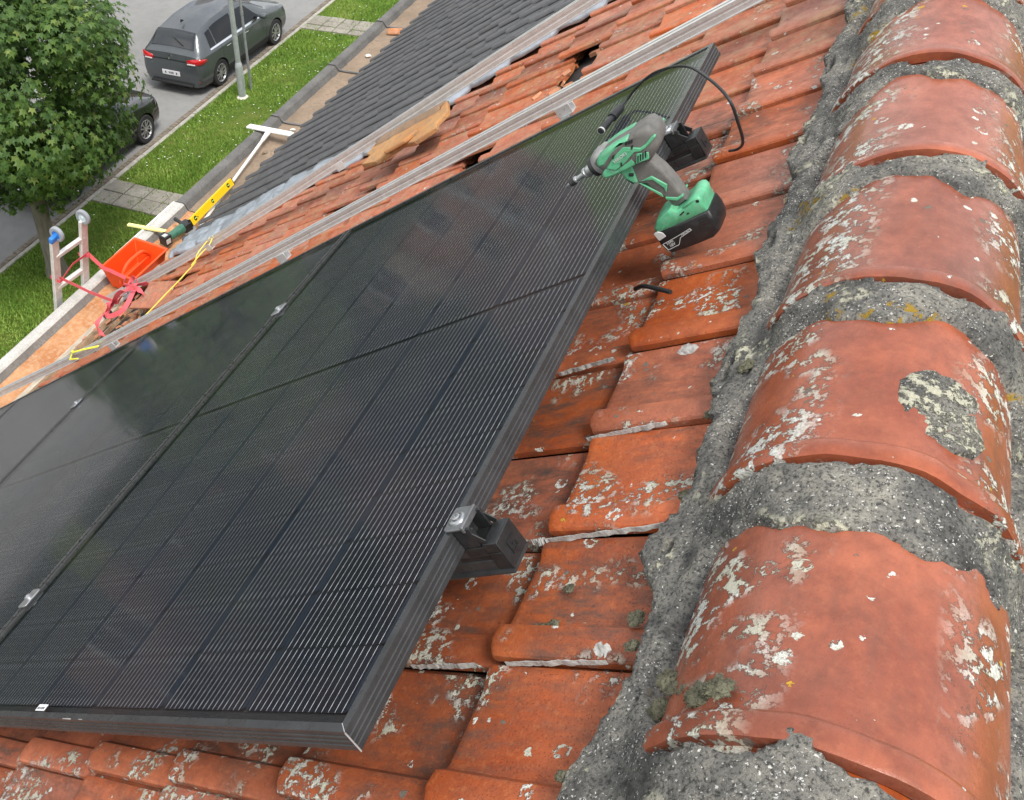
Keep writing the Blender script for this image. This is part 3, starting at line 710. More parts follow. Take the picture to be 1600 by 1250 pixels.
# ------------------------------------------------------------------ end clamps with black rail caps
m_cplate = plain('dulled clamp metal', (0.20, 0.205, 0.21), 0.40, 0.7, var=0.15, scale=60, bump=0.0004, bscale=200)
def end_clamp(u, label):
    r = thing('end_clamp', roof_at(u, 0, 0) @ Matrix.Scale(.88, 4), label, 'clamp', 'panel end clamps')
    # clamp plate gripping the frame, dished round a countersunk bolt
    b = MB(); b.prism([(-.024, -.020), (.022, -.020), (.024, -.014), (.024, .010), (.018, .012), (-.020, .012), (-.024, .008)], lambda a, c_, h: Vector((a, c_, h)), .0012, .0052)
    b.box(-.024, .024, -.0235, -.0185, -.004, .0068)
    b.build('clamp_plate', m_cplate, r, 0.0012)
    b = MB(); b.lathe([(.0135, .0052), (.0125, .0078), (.0095, .0088), (.0088, .0068), (.0001, .0068)], Matrix.Translation((-.002, -.004, 0)), 20); b.build('washer', m_steel, r)
    b = MB(); b.lathe([(.0068, .0068), (.0068, .0105), (.0056, .0115), (.0036, .0115), (.0034, .0085), (.0001, .0085)], Matrix.Translation((-.002, -.004, 0)), 16); b.build('bolt_head', m_steel, r)
    b = MB()      # black body: two cheeks down to the rail, stepped foot
    b.box(-.022, -.017, -.030, -.0012, -.032, .0010); b.box(.017, .022, -.030, -.0012, -.032, .0010)
    b.box(-.0165, .0165, -.0075, -.0012, -.032, .0008)
    b.prism([(-.030, -.026), (-.0305, -.004), (-.020, -.001), (-.0305, -.030)], lambda a, c_, h: Vector((h, a, c_)), -.0168, -.0135)
    b.box(-.024, .024, -.034, -.0025, -.046, -.0325)
    b.build('clamp_body', m_blk, r, 0.001)
    for s in (-1, 1): MB().bar((s * .021, -.018, -.002), (s * .021, -.040, -.0265), .0022, .010).build('brace', m_blk, r, 0.0006)
    b = MB()      # cap over the open rail end
    b.box(-.0245, .0245, -.056, -.0345, -.0445, -.0275); b.box(-.0245, -.0215, -.056, -.0345, -.074, -.0450); b.box(.0215, .0245, -.056, -.0345, -.074, -.0450)
    b.box(-.0250, .0250, -.0595, -.0565, -.075, -.0270)
    b.build('rail_cap', m_blk, r, 0.0012)
    b = MB(); b.box(-.0212, .0212, -.055, .02, -.0745, -.0450); b.build('cap_core', m_blk, r)
    b = MB(); q = -.0600
    for (x0, x1, z0, z1) in ((-.009, .009, -.045, -.042), (-.009, .009, -.063, -.060), (-.009, -.006, -.0598, -.0452), (.006, .009, -.0598, -.054), (-.001, .005, -.054, -.051)): b.box(x0, x1, q - .001, q + .0008, z0, z1)
    b.build('moulded_mark', m_blk, r, smooth=0)
    return r
end_clamp(.305, 'end clamp with black plastic rail cap at the near part of the panel edge')
end_clamp(1.338, 'end clamp with black plastic rail cap behind the green impact driver')
def mid_clamp(u, v, label):
    r = thing('mid_clamp', roof_at(u, v, 0), label, 'clamp', 'clamps between neighbouring panels')
    b = MB(); b.prism([(-.022, -.017), (.022, -.017), (.025, -.012), (.025, .012), (.022, .017), (-.022, .017), (-.025, .012), (-.025, -.012)], ident, .0008, .0042); b.build('clamp_plate', m_steel, r, .001)
    b = MB(); b.lathe([(.0075, .0042), (.0075, .0095), (.006, .0105), (.0035, .0105), (.003, .0075), (.0001, .0075)], None, 14); b.build('bolt_head', m_steel, r)
    b = MB(); b.box(-.02, .02, -.003, .003, -.030, .0006); b.build('clamp_web', m_blk, r)
MS = 'steel mid clamp at the '
mid_clamp(.285, PG - .0035, MS + 'near end of the seam between first and second panel'); mid_clamp(1.335, PG - .0035, MS + 'far end of the seam between first and second panel')
mid_clamp(1.325, 2 * PG - .0035, MS + 'far end of the seam between second and third panel')

# ------------------------------------------------------------------ roof hooks carrying the bare rails
def hook(u, v, n, label, big=1.0):
    r = thing('roof_hook', roof_at(u, v, n, 0), label, 'roof hook', 'roof hooks under the bare rail')
    b = MB()
    b.box(-.016, .016, -.022, .022, 0, .004); b.box(-.016, -.012, -.022, .022, .004, .03); b.box(.012, .016, -.022, .022, .004, .022)
    b.build('rail_bracket', m_alu, r, .0008)
    b = MB(); b.ribbon([(0, 0, -.002), (-.045, 0, -.002), (-.066, 0, -.006), (-.072, 0, -.022), (-.072, 0, -.058), (-.066, .0, -.068), (-.02, 0, -.072)], .028, .006, (0, 1, 0)); b.build('hook_arm', m_steel, r, .001)
    b = MB(); b.lathe([(.008, .004), (.008, .012), (.005, .013), (.005, .024), (.0001, .024)], Matrix.Translation((0, .006, 0)), 12); b.build('bolt', m_steel, r)
HL = 'roof hook bolted to the bare rail, '
hook(2.030, .505, -.062, HL + 'the one above the impact driver'); hook(2.015, 1.70, -.060, HL + 'middle one of three')
hook(2.005, 2.90, -.058, HL + 'the one by the yellow strip')
# ------------------------------------------------------------------ impact driver standing on its battery beside the panel edge
m_green = plain('green tool plastic', (0.095, 0.385, 0.205), 0.42, var=0.22, scale=45, bump=0.0003, bscale=260, dirt=0.55, dirtcol=(0.26, 0.33, 0.28))
m_rub = plain('grey rubber overmould', (0.125, 0.120, 0.112), 0.65, var=0.25, scale=40, bump=0.0006, bscale=420, dirt=0.4, dirtcol=(0.22, 0.20, 0.175))
m_case = plain('cast hammer case', (0.42, 0.42, 0.41), 0.42, 0.5, var=0.15, scale=60, bump=0.0005, bscale=240, dirt=0.4, dirtcol=(0.16, 0.15, 0.14))
m_lite = plain('printed light grey', (0.50, 0.51, 0.50), 0.45, var=0.1)
DU = 1.09
drv = thing('impact_driver', roof_at(DU, -.06, -.110) @ Matrix.Scale(.94, 4), 'green and grey cordless impact driver standing on its battery beside the panel edge', 'impact driver')
DO = Vector((DU, -.06, -.110))
def dp(a, c_, h): return Vector((h, a / 1000, c_ / 1000)) - Vector((0, DO.y, DO.z))
def slab(name, poly, h, mat, bevel, h0=None, seg=3):
    b = MB(); b.prism(poly, dp, -h if h0 is None else h0, h); return b.build(name, mat, drv, bevel, seg, 50)
body = [(21, 104), (14, 110), (-2.6, 117), (-30, 122.5), (-58.9, 125), (-79.6, 129), (-95, 131), (-104, 128), (-107.1, 121), (-111, 118), (-111, 109), (-110, 97.3), (-104.8, 86.6), (-88.7, 72.4), (-76, 64.9), (-51, 72), (-36.7, 73), (-14.4, 71.3), (8, 73)]
def shell(name, poly, hw, mat, edge=0.30, rings=5, cx=None, cz=None):
    # rounded solid: the outline shrinks towards both flanks like an ellipse
    n = len(poly); ax = sum(p[0] for p in poly) / n if cx is None else cx; az = sum(p[1] for p in poly) / n if cz is None else cz
    b = MB(); vs = []; hs = []
    for k in range(-rings, rings + 1):
        t = k / rings; sh = 1 - edge * (1 - math.sqrt(max(0, 1 - abs(t) ** 2.6)))
        hs.append(hw * math.sin(t * PI / 2) / 1.0)
        vs += [dp(ax + (x - ax) * sh, az + (z - az) * sh, hs[-1]) for x, z in poly]
    m = 2 * rings + 1
    fs = [(j * n + i, j * n + (i + 1) % n, (j + 1) * n + (i + 1) % n, (j + 1) * n + i) for j in range(m - 1) for i in range(n)]
    fs += [tuple(range(n - 1, -1, -1)), tuple(range((m - 1) * n, m * n))]
    b.add(vs, fs); return b.build(name, mat, drv, 0, 2, 60)
body_o = shell('motor_housing', [(-48 + (x + 48) * .97, 98 + (z - 98) * .95) for x, z in body], .0325, m_rub, 0.36)
# hammer case: a turned nose along the spindle axis
ax0 = dp(2, 96, 0); ax1 = dp(88.2, 80.5, 0); axd = (ax1 - ax0).normalized(); qx = axd.orthogonal().normalized(); qy = axd.cross(qx)
NM = Matrix((qx, qy, axd)).transposed().to_4x4(); NM.translation = ax0
MB().lathe([(.0001, -.012), (.0265, -.012), (.0262, .0), (.0245, .010), (.0205, .020), (.0165, .0245), (.0001, .0245)], NM, 28).build('hammer_case', m_case, drv)
MB().lathe([(.0182, .0225), (.0190, .0245), (.0185, .031), (.0150, .033), (.0001, .033)], NM, 28).build('rubber_ring', m_blk, drv)
MB().lathe([(.0085, .033), (.0105, .035), (.0105, .043), (.0090, .045), (.0088, .0475), (.0105, .049), (.0098, .053), (.0001, .053)], NM, 20).build('chuck_sleeve', m_steel, drv)
MB().lathe([(.0052, .053), (.0052, .071), (.0070, .072), (.0070, .075), (.0055, .076), (.0001, .076)], NM, 16).build('bit_holder', m_steel, drv)
MB().lathe([(.0068, .076), (.0072, .078), (.0072, .081), (.0058, .082), (.0072, .083), (.0072, .086), (.0050, .088), (.0001, .088)], NM, 16).build('magnetic_ring', m_blk, drv)
MB().lathe([(.0030, .088), (.0030, .094), (.0018, .097), (.0006, .101), (.0001, .1012)], NM, 10).build('screwdriver_bit', m_steel, drv)
# green shell panels standing proud of the rubber on both flanks
def flank(name, poly, hi, ho, mat, bevel=.0012):
    for s in (-1, 1):
        b = MB(); b.prism(poly, dp, s * hi, s * ho); b.build(name, mat, drv, bevel, 2, 50)
flank('green_top_cover', [(8, 108), (-2, 116.5), (-30, 122.5), (-66, 125.5), (-60, 113), (-48, 116.5), (-24, 105.5), (-4, 94), (11, 96)], .010, .0330, m_green, .006)
flank('green_side_panel', [(-3.9, 90), (-26.3, 103.7), (-49.9, 113.1), (-74.9, 98.7), (-88.1, 101.5), (-101, 108.5), (-106, 109), (-107, 105.5), (-98, 101), (-82.5, 94.4), (-72.8, 92.9), (-62.8, 96.4), (-38, 84.9), (-17.1, 79.7)], .018, .0350, m_green)
flank('green_vent_panel', [(-64, 92), (-83.7, 85.8), (-78.5, 73.9), (-54, 75.3)], .018, .0345, m_green)
flank('green_belly', [(13, 80), (-1, 91), (-16, 80), (-37, 85), (-56, 91), (-52, 72.5), (-14, 70), (8, 71.5)], .012, .0328, m_green, .004)
flank('dark_inlay', [(-17, 92), (-49.5, 107.5), (-58, 102.5), (-32, 90)], .0345, .0356, m_green, .0003)
vb = MB()
for k in range(4):
    x = -58 - 5.2 * k; zb = 76.5 + 0.8 * k
    for s in (-1, 1): vb.prism([(x, zb), (x - 2.2, zb), (x - 8.2, zb + 11), (x - 6, zb + 11.4)], dp, s * .0340, s * .0350)
tag(vb.build('vent_slots', m_blk, drv, 0, 2, 0), kind='stuff')
vb = MB()
for (x, z) in ((-55, 117.5), (-60, 117), (-65, 116.5), (-23, 104.5), (-29, 86.5), (-60.5, 106.5)):
    for s in (-1, 1): vb.prism([(x, z - 3), (x - 3, z - 3), (x - 6, z + 2.5), (x - 3, z + 2.5)], dp, s * .030, s * .0358)
tag(vb.build('cooling_slots', m_blk, drv, 0, 2, 0), kind='stuff')
# handle, trigger, base
handle = [(-14, 73), (-46, 74), (-72, 68), (-75.5, 55.5), (-82, 40), (-90, 18.9), (-94.5, -2), (-96.5, -14), (-99, -32), (-70, -38), (-66, -21.2), (-57.6, -7), (-47, 14), (-36, 33), (-25, 37), (-15, 52)]
handle = [(-60 + (x + 60) * .94 - (.10 * (x + 62 + .35 * (z - 20)) if z < 40 else 0), z) for x, z in handle]
shell('handle', handle, .0180, m_rub, 0.30, 5, -62, 22)
flank('green_grip_band', [(-38, 37), (-60, 38.5), (-76.5, 12), (-67.5, -2), (-68, 9.2), (-58.1, 30.5)], .012, .0200, m_green, .0015)
flank('green_grip_front', [(-33, 35), (-36, 33), (-59.5, 0), (-58.5, -8), (-50.9, 4)], .006, .0185, m_green, .003)
flank('green_grip_low', [(-62, -8), (-79.7, -17.5), (-90.4, -16.3), (-90, -20), (-77.5, -23.4), (-61, -13)], .012, .0205, m_green, .0012)
flank('green_trigger_guard', [(-14, 72), (-40, 74), (-33, 36), (-26, 38), (-17, 52)], .008, .0215, m_green, .004)
slab('trigger', [(-11, 60), (-21, 52), (-28, 36), (-18, 33), (-12, 45)], .010, m_blk, .003)
slab('direction_switch', [(-28, 61), (-36, 58), (-34, 52), (-26, 55)], .0235, m_blk, .0015)
foot = [(-13.9, -54), (-29, -38), (-52, -29.5), (-64, -25), (-72, -36), (-97, -29), (-108, -22), (-117.5, -21), (-124, -24), (-127, -32.5), (-125, -42), (-125, -58), (-60, -64), (-15, -66)]
sq = lambda P: [(-66 + (x + 66) * .92, -40 + (z + 40) * .90) for x, z in P]
foot = sq(foot)
shell('green_base', foot, .0335, m_green, 0.16, 5, -70, -48)
bat = [(-13, -62), (-9.5, -72), (-10.5, -90), (-15, -108), (-22, -116.5), (-44, -117.5), (-80, -117), (-112, -115), (-125, -108), (-130, -92), (-130.6, -76), (-128, -57), (-60, -60)]
bat = sq(bat)
shell('battery', bat, .0350, m_blk, 0.14, 5, -70, -90)
flank('battery_label', sq([(-16.5, -90), (-53.6, -83.5), (-80.3, -77.4), (-83, -83.6), (-56, -90.5), (-46.5, -104.5), (-20.8, -108)]), .030, .0353, m_blk, .0004)
lb = MB(); ol = sq([(-17.5, -90.8), (-53.6, -84.5), (-79.3, -78.8), (-81.2, -83), (-55, -90), (-45.8, -103.4), (-21.5, -106.6)])
for p, q in zip(ol, ol[1:] + ol[:1]): lb.bar(dp(p[0], p[1], -.0356), dp(q[0], q[1], -.0356), .0010, .0010, (1, 0, 0))
lb.build('label_outline', m_lite, drv, 0, 2, 0)
def letters(body_, x, z, size, ang, h, mat, name):
    me = text_mesh(body_, size, .0003)
    # text plane: reads along +a of dp; flank faces -u
    d = Vector((0, -math.cos(ang), math.sin(ang))); up = Vector((0, math.sin(ang), math.cos(ang)))
    M = Matrix((d, up, d.cross(up))).transposed().to_4x4(); M.translation = dp(x, z, h); me.transform(M)
    link(name, me, mat, drv)
letters('HiKOKI', -36.5, 98.5, .0085, math.radians(12), -.0362, m_lite, 'brand_lettering')
letters('HiKOKI', -67.8, -79.2, .0052, math.radians(12), -.0358, m_lite, 'brand_lettering')
letters('5.0Ah', -34.7, -86.8, .0060, math.radians(10), -.0358, m_lite, 'battery_lettering')
letters('18V', -36.5, -93.1, .0078, math.radians(10), -.0358, m_lite, 'battery_lettering')
flank('battery_latch', sq([(-11.5, -63), (-21, -61), (-30, -66.9), (-32, -77), (-14, -82)]), .030, .0357, m_lite, .0012)
gb = MB()
for k in range(4):
    for s in (-1, 1): gb.bar(dp(-34 - 4 * k, -58 + k, s * .0330), dp(-42 - 4 * k, -49.5 + k, s * .0330), .0018, .0016, (1, 0, 0))
tag(gb.build('grip_ribs', m_green, drv, 0, 2, 0), kind='stuff')
gb = MB()
for k in range(4):
    for j in range(3):
        for s in (-1, 1): gb.bar(dp(-99 - 4.2 * k, -66 - 5.4 * j, s * .0340), dp(-102 - 4.2 * k, -66 - 5.4 * j, s * .0340), .003, .0025, (1, 0, 0))
tag(gb.build('battery_ribs', m_blk, drv, 0, 2, 0), kind='stuff')
MB().tube([dp(-86, -34, -.032), dp(-94, -31, -.0345), dp(-102, -28.5, -.0345), dp(-109, -28, -.032)], .0022, 8).build('hook_bar', m_green, drv)
slab('hook_screw', [(-111, -29), (-116, -30), (-116, -35), (-111, -35)], .0342, m_blk, .001)
gb = MB(); gb.prism([(-74, -44), (-84, -40), (-85, -42), (-76, -46)], dp, -.0342, -.0320); gb.prism([(-86, -47), (-90, -45), (-91, -48), (-88, -49)], dp, -.0342, -.0320); gb.build('base_slots', m_blk, drv, 0, 2, 0)

# ------------------------------------------------------------------ solar cable with plug
m_cable = plain('black cable jacket', (0.022, 0.022, 0.023), 0.45, var=0.2, scale=80, bump=0.0002)
cab = thing('solar_cable', roof_at(1.59, .165, .01), 'black solar cable arching from its plug over the panel edge to the tiles', 'cable')
def bez(P, n=60):
    # Catmull-Rom through the points
    P = [Vector(p) for p in P]; P = [2 * P[0] - P[1]] + P + [2 * P[-1] - P[-2]]; out = []
    for i in range(1, len(P) - 2):
        for k in range(n // (len(P) - 3)):
            t = k / (n // (len(P) - 3)); a, b_, c_, d = P[i - 1:i + 3]
            out.append(0.5 * ((2 * b_) + (c_ - a) * t + (2 * a - 5 * b_ + 4 * c_ - d) * t * t + (3 * b_ - a - 3 * c_ + d) * t ** 3))
    out.append(P[-2]); return out
o0 = Vector((1.59, .165, .01))
path = [Vector(p) - o0 for p in [(1.592, .1655, .012), (1.616, .157, .014), (1.60, .115, .034), (1.535, .043, .060), (1.439, -.048, .070), (1.330, -.115, .060), (1.275, -.148, .028), (1.283, -.140, -.020), (1.310, -.122, -.066), (1.335, -.100, -.085), (1.345, -.080, -.086)]]
MB().tube(bez(path, 90), .0027, 10).build('cable_jacket', m_cable, cab)
a, e = Vector((1.491, .184, .012)) - o0, Vector((1.592, .1655, .012)) - o0; d = (e - a).normalized(); q1 = d.orthogonal().normalized(); M = Matrix((q1, d.cross(q1), d)).transposed().to_4x4(); M.translation = a; Ln = (e - a).length
MB().lathe([(.0001, 0), (.0062, 0), (.0075, .003), (.0075, .052), (.0068, .055), (.0001, .055)], M, 16).build('plug_body', m_blk, cab)
MB().lathe([(.0001, .055), (.0098, .055), (.0104, .058), (.0104, Ln - .012), (.0085, Ln - .003), (.0040, Ln), (.0001, Ln)], M, 12).build('plug_nut', m_blk, cab)
MB().lathe([(.0076, .001), (.0082, .001), (.0082, .005), (.0076, .005)], M, 16, True).build('plug_ring', m_lite, cab)
cab2 = MB().tube(bez([(0, 0, 0), (-.012, -.022, .006), (-.03, -.05, .002), (-.045, -.075, -.004)], 24), .0040, 8).build('cable_end', m_cable, None, M=None)
cab2.matrix_world = roof_at(.995, .028, -.120); tag(cab2, 'short black cable end poking out below the panel edge onto the tiles', 'cable')
# ------------------------------------------------------------------ ground, road, kerb, paths
def ground_mats():
    t = NT('lawn soil and thatch'); p = t.pos()
    a = t.noise(p, 0.9, 4); b = t.noise(p, 6, 5, 0.6); c = t.noise(p, 60, 3, 0.7)
    col = t.cramp(t.math('ADD', t.math('MULTIPLY', a, 0.45), t.math('MULTIPLY', b, 0.55)), [(0.36, (0.085, 0.145, 0.018)), (0.50, (0.145, 0.225, 0.028)), (0.62, (0.24, 0.27, 0.06))])
    col = t.mix(t.ramp(c, 0.35, 0.65, 0.5, 0), col, (0.022, 0.050, 0.008))
    t.set(color=col, rough=0.95, normal=t.bump(t.math('ADD', b, c), 0.05), spec=0.2); g = t.m
    t = NT('worn asphalt'); p = t.pos()
    a = t.noise(p, 0.5, 5); b = t.noise(p, 5, 5, 0.65); c = t.noise(p, 130, 3, 0.7)
    col = t.mix(t.ramp(a, 0.35, 0.65), (0.205, 0.205, 0.200), (0.275, 0.272, 0.265))
    col = t.mix(t.ramp(b, 0.45, 0.75, 0, 0.35), col, (0.13, 0.13, 0.125)); col = t.mix(t.ramp(c, 0.4, 0.7, 0, 0.5), col, (0.30, 0.295, 0.285))
    t.set(color=col, rough=0.9, normal=t.bump(c, 0.01), spec=0.3); r = t.m
    t = NT('old concrete slabs'); p = t.pos()
    a = t.noise(p, 2.2, 5); b = t.noise(p, 22, 5, 0.65)
    col = t.mix(t.ramp(a, 0.35, 0.65), (0.24, 0.22, 0.185), (0.34, 0.315, 0.27)); col = t.mix(t.ramp(b, 0.45, 0.72, 0, 0.6), col, (0.12, 0.115, 0.085))
    t.set(color=col, rough=0.92, normal=t.bump(b, 0.008), spec=0.3); return g, r, t.m
m_lawn, m_road, m_slab = ground_mats()
m_blade = None
def sheet(name, x0, x1, y0, y1, z, mat):
    o = MB().add([(x0, y0, z), (x1, y0, z), (x1, y1, z), (x0, y1, z)], [(0, 1, 2, 3)]).build(name, mat, None, smooth=0); return tag(o, kind='structure')
KX = -11.93                                   # garden edge of the kerb
g = MB(); g.grid(60, 60, lambda i, j: (KX + (400 - (-0.0)) * (i ** 3) if False else KX + 60 * i, -30 + 90 * j, 0.03 * fbm(i * 40, j * 50, 0, 3) + 0.09))
lawn = g.build('lawn', m_lawn, None); tag(lawn, kind='structure')
sheet('road', -18.6, -12.28, -120, 220, 0.0, m_road)
sheet('ground', -1500, 1500, -1500, 1500, -0.06, m_lawn)
# kerb: gutter course of setts, then upright kerb stones
kerb = bpy.data.objects.new('kerb', None); C.objects.link(kerb); tag(kerb, kind='structure')
rk = random.Random(11)
m_sett = plain('grey brown setts', (0.185, 0.155, 0.120), 0.9, var=0.35, scale=8, bump=0.004, bscale=50, dirt=0.5, dirtcol=(0.09, 0.085, 0.065))
m_kerb = plain('concrete kerb', (0.36, 0.34, 0.30), 0.9, var=0.25, scale=6, bump=0.003, bscale=60, dirt=0.5, dirtcol=(0.12, 0.12, 0.085))
MB().box(-12.29, KX - .005, 0, 45, -.05, 0.006).build('gutter_bed', m_sett, kerb, smooth=0)
y = 4.0
while y < 27:
    l = rk.uniform(.92, 1.0); MB().box(-12.03 + rk.uniform(-.006, .006), KX - .004, y, y + l - .012, 0.008, .115 + rk.uniform(-.008, .006)).build('kerb_stone', m_kerb, kerb, .012); y += l
y = 8.0
sett_me = [MB().box(-.061, .061, 0, .105, 0, .02 + .004 * i).mesh('sett', 0) for i in range(3)]
for me in sett_me: me.materials.append(m_sett)
while y < 23.5:
    for r_ in range(2):
        o = link('sett', rk.choice(sett_me), None, kerb, .008); o.location = (-12.215 + .13 * r_, y + .05 * r_, .003); o.rotation_euler.z = rk.uniform(-.04, .04)
    y += .112
# two slab paths from kerb to house
for i, (y0, y1, xa) in enumerate(((11.62, 12.44, KX + .01), (20.22, 21.05, KX + .01))):
    pth = bpy.data.objects.new('path', None); C.objects.link(pth); tag(pth, kind='structure')
    x = xa
    while x < -4.2:
        l = rk.uniform(.44, .50) if i == 0 else rk.uniform(.34, .46)
        ys = [y0, (y0 + y1) / 2, y1] if i == 0 else [y0, y0 + .27, y0 + .55, y1]
        for a, b_ in zip(ys, ys[1:]):
            h = .125 + rk.uniform(-.008, .010); MB().box(x + rk.uniform(0, .01), x + l - .018, a + .008, b_ - .010, .02, h).build('slab', m_slab, pth, .010)
        x += l
# grass blades over the visible lawn: nobody could count them
def blade_mat():
    t = NT('grass blade'); p = t.pos(); a = t.noise(p, 1.1, 4); c = t.noise(p, 45, 2)
    col = t.cramp(t.math('ADD', t.math('MULTIPLY', a, 0.55), t.math('MULTIPLY', c, 0.45)), [(0.34, (0.080, 0.170, 0.022)), (0.48, (0.150, 0.275, 0.036)), (0.58, (0.240, 0.360, 0.062)), (0.72, (0.40, 0.39, 0.14))])
    t.set(color=col, rough=0.65, spec=0.3); return t.m
m_blade = blade_mat()
gb = MB(); rg = random.Random(21); vs = []; fs = []
def on_path(x, y): return 11.60 < y < 12.46 or 20.20 < y < 21.07
for _ in range(125000):
    x = rg.uniform(KX + .01, -7.2); y = rg.uniform(7.0, 24.0)
    edge = on_path(x, y)
    if edge and rg.random() > 0.06: continue
    if not in_view(Vector((x, y, .1 + 0)), 40): continue
    hgt = rg.uniform(.03, .075) * (1 + 0.6 * noise.noise(Vector((x * .8, y * .8, 0)))); a = rg.uniform(0, 2 * PI); w = rg.uniform(.006, .013)
    lx, ly = rg.gauss(0, .03), rg.gauss(0, .03); o = len(vs); z = .085 + (0.04 if edge else 0)
    vs += [(x - w * math.cos(a), y - w * math.sin(a), z), (x + w * math.cos(a), y + w * math.sin(a), z), (x + lx, y + ly, z + hgt)]; fs.append((o, o + 1, o + 2))
gb.add(vs, fs); gr = gb.build('grass', m_blade, None, smooth=0, recalc=False); tag(gr, 'short mown green grass of the verge and front garden', 'grass', kind='stuff')
m_daisy = plain('white daisy petals', (0.80, 0.80, 0.74), 0.7, var=0.08)
db = MB()
for _ in range(900):
    x = rg.uniform(KX + .1, -8); y = rg.uniform(9.5, 23.5)
    if on_path(x, y) or noise.noise(Vector((x * .7, y * .7, 4))) < rg.uniform(-.35, .5): continue
    r = rg.uniform(.008, .017); z = .135 + rg.uniform(0, .02)
    db.add([(x + r * math.cos(k * PI / 3), y + r * math.sin(k * PI / 3), z + .004 * (k % 2)) for k in range(6)], [tuple(range(6))])
tag(db.build('daisies', m_daisy, None, smooth=0, recalc=False), 'scattered small white daisies in the grass', 'flowers', kind='stuff')

# ------------------------------------------------------------------ gutters
Z = lambda z: H0 + z
GP = [(-3.860, -3.14), (-3.864, -2.866), (-3.852, -2.850), (-3.760, -2.850), (-3.745, -2.862), (-3.722, -2.945), (-3.700, -2.972), (-3.655, -2.980), (-3.350, -2.975), (-3.325, -2.90), (-3.300, -2.90), (-3.300, -3.14)]
def gutter_mat(name, c1, c2, spots):
    t = NT(name); p = t.pos(); a = t.noise(p, 5, 5, 0.6); b = t.noise(p, 70, 4, 0.7)
    col = t.mix(t.ramp(a, 0.35, 0.65), c1, c2); col = t.mix(t.ramp(b, 0.40, 0.68, 0, 0.6), col, spots)
    t.set(color=col, rough=0.85, normal=t.bump(b, 0.003), spec=0.35); return t.m
m_gut1 = gutter_mat('pale weathered gutter', (0.44, 0.43, 0.40), (0.60, 0.59, 0.56), (0.30, 0.285, 0.26))
m_gut2 = gutter_mat('dark mineral felt gutter', (0.115, 0.112, 0.108), (0.185, 0.178, 0.168), (0.062, 0.060, 0.058))
m_gwall = gutter_mat('grey gutter wall', (0.17, 0.165, 0.155), (0.26, 0.25, 0.235), (0.10, 0.095, 0.09))
def dust_mat(name, c1, c2, c3):
    t = NT(name); p = t.pos(); a = t.noise(p, 4, 6, 0.65); b = t.noise(p, 32, 6, 0.7); c = t.noise(p, 190, 3, 0.7)
    col = t.mix(t.ramp(a, 0.35, 0.65), c1, c2); col = t.mix(t.ramp(b, 0.45, 0.68, 0, 0.8), col, c3)
    t.set(color=col, rough=0.97, normal=t.bump(t.math('ADD', b, c), 0.006), spec=0.2); return t.m
m_dust1 = dust_mat('orange clay dust', (0.48, 0.20, 0.085), (0.62, 0.32, 0.155), (0.60, 0.42, 0.26))
m_dust2 = dust_mat('brown gutter silt', (0.255, 0.190, 0.135), (0.365, 0.270, 0.195), (0.19, 0.155, 0.12))
def gutter(name, y0, y1, lab, m1, m2, md):
    r = thing(name, world_at(-3.6, y0, Z(-3.14)), lab, 'gutter')
    T = Matrix.Translation((3.6, -y0, 3.14 - H0))
    def pr(poly, nm, mat, bev=0):
        b = MB(); b.prism(poly, lambda a, c_, h: T @ Vector((a, h, Z(c_))), y0, y1); b.build(nm, mat, r, bev)
    pr([(-3.864, -3.14)] + [(-3.868, -2.866), (-3.855, -2.848), (-3.790, -2.848), (-3.776, -2.858), (-3.780, -2.880), (-3.81, -2.90), (-3.81, -3.14)], 'gutter_lip', m1)
    pr([(-3.809, -2.90), (-3.7795, -2.8805), (-3.7765, -2.860), (-3.752, -2.905), (-3.72, -2.918), (-3.25, -2.918), (-3.25, -3.14), (-3.809, -3.14)], 'trough', m2)
    n = int((y1 - y0) * 26); b = MB()
    b.grid(15, n, lambda i, j: T @ Vector((-3.755 + .45 * i, y0 + (y1 - y0) * j, Z(-2.906) + .008 * fbm(i * 3, (y0 + (y1 - y0) * j) * 6, 3, 4) + .010 * (2 * i - .9) ** 4 * 0.4)))
    b.build('silt', md, r, smooth=60)
    return r, T
gutter('box_gutter', 0.4, 4.50, 'pale box gutter with orange clay dust below the half stripped tiles', m_gut1, m_gwall, m_dust1)
g2, T2 = gutter('box_gutter', 4.51, 13.5, 'dark felt-lined box gutter along the dark tiled roof', m_gut2, m_gut2, m_dust2)
for y in (5.95, 6.99, 8.01, 9.05, 10.1):
    b = MB(); b.ribbon([T2 @ Vector(q) for q in ((-3.872, y, Z(-2.87)), (-3.85, y, Z(-2.838)), (-3.785, y, Z(-2.838)), (-3.750, y + .01, Z(-2.888)), (-3.70, y + .015, Z(-2.896)), (-3.40, y + .02, Z(-2.894)))], .022, .008, (0, 1, 0)); b.build('lap_seam', m_gut2, g2, .002)
m_wline = plain('white lip trim', (0.72, 0.72, 0.69), 0.6, var=0.1)
MB().box(-.268, -.252, 3.35, 4.09, .290, .300).build('lip_trim', m_wline, bpy.data.objects['box_gutter'])
# eave board and tilting fillet left bare by the missing tiles
MB().bar((-3.44, 2.0, Z(-2.80)), (-3.44, 3.72, Z(-2.80)), .115, .022, (-.55, 0, .83)).build('eave_board', m_woodpale, house, .002)
MB().bar((-3.345, 2.0, Z(-2.745)), (-3.345, 3.72, Z(-2.745)), .05, .04, (-.55, 0, .83)).build('eave_board', m_wood, house, .002)
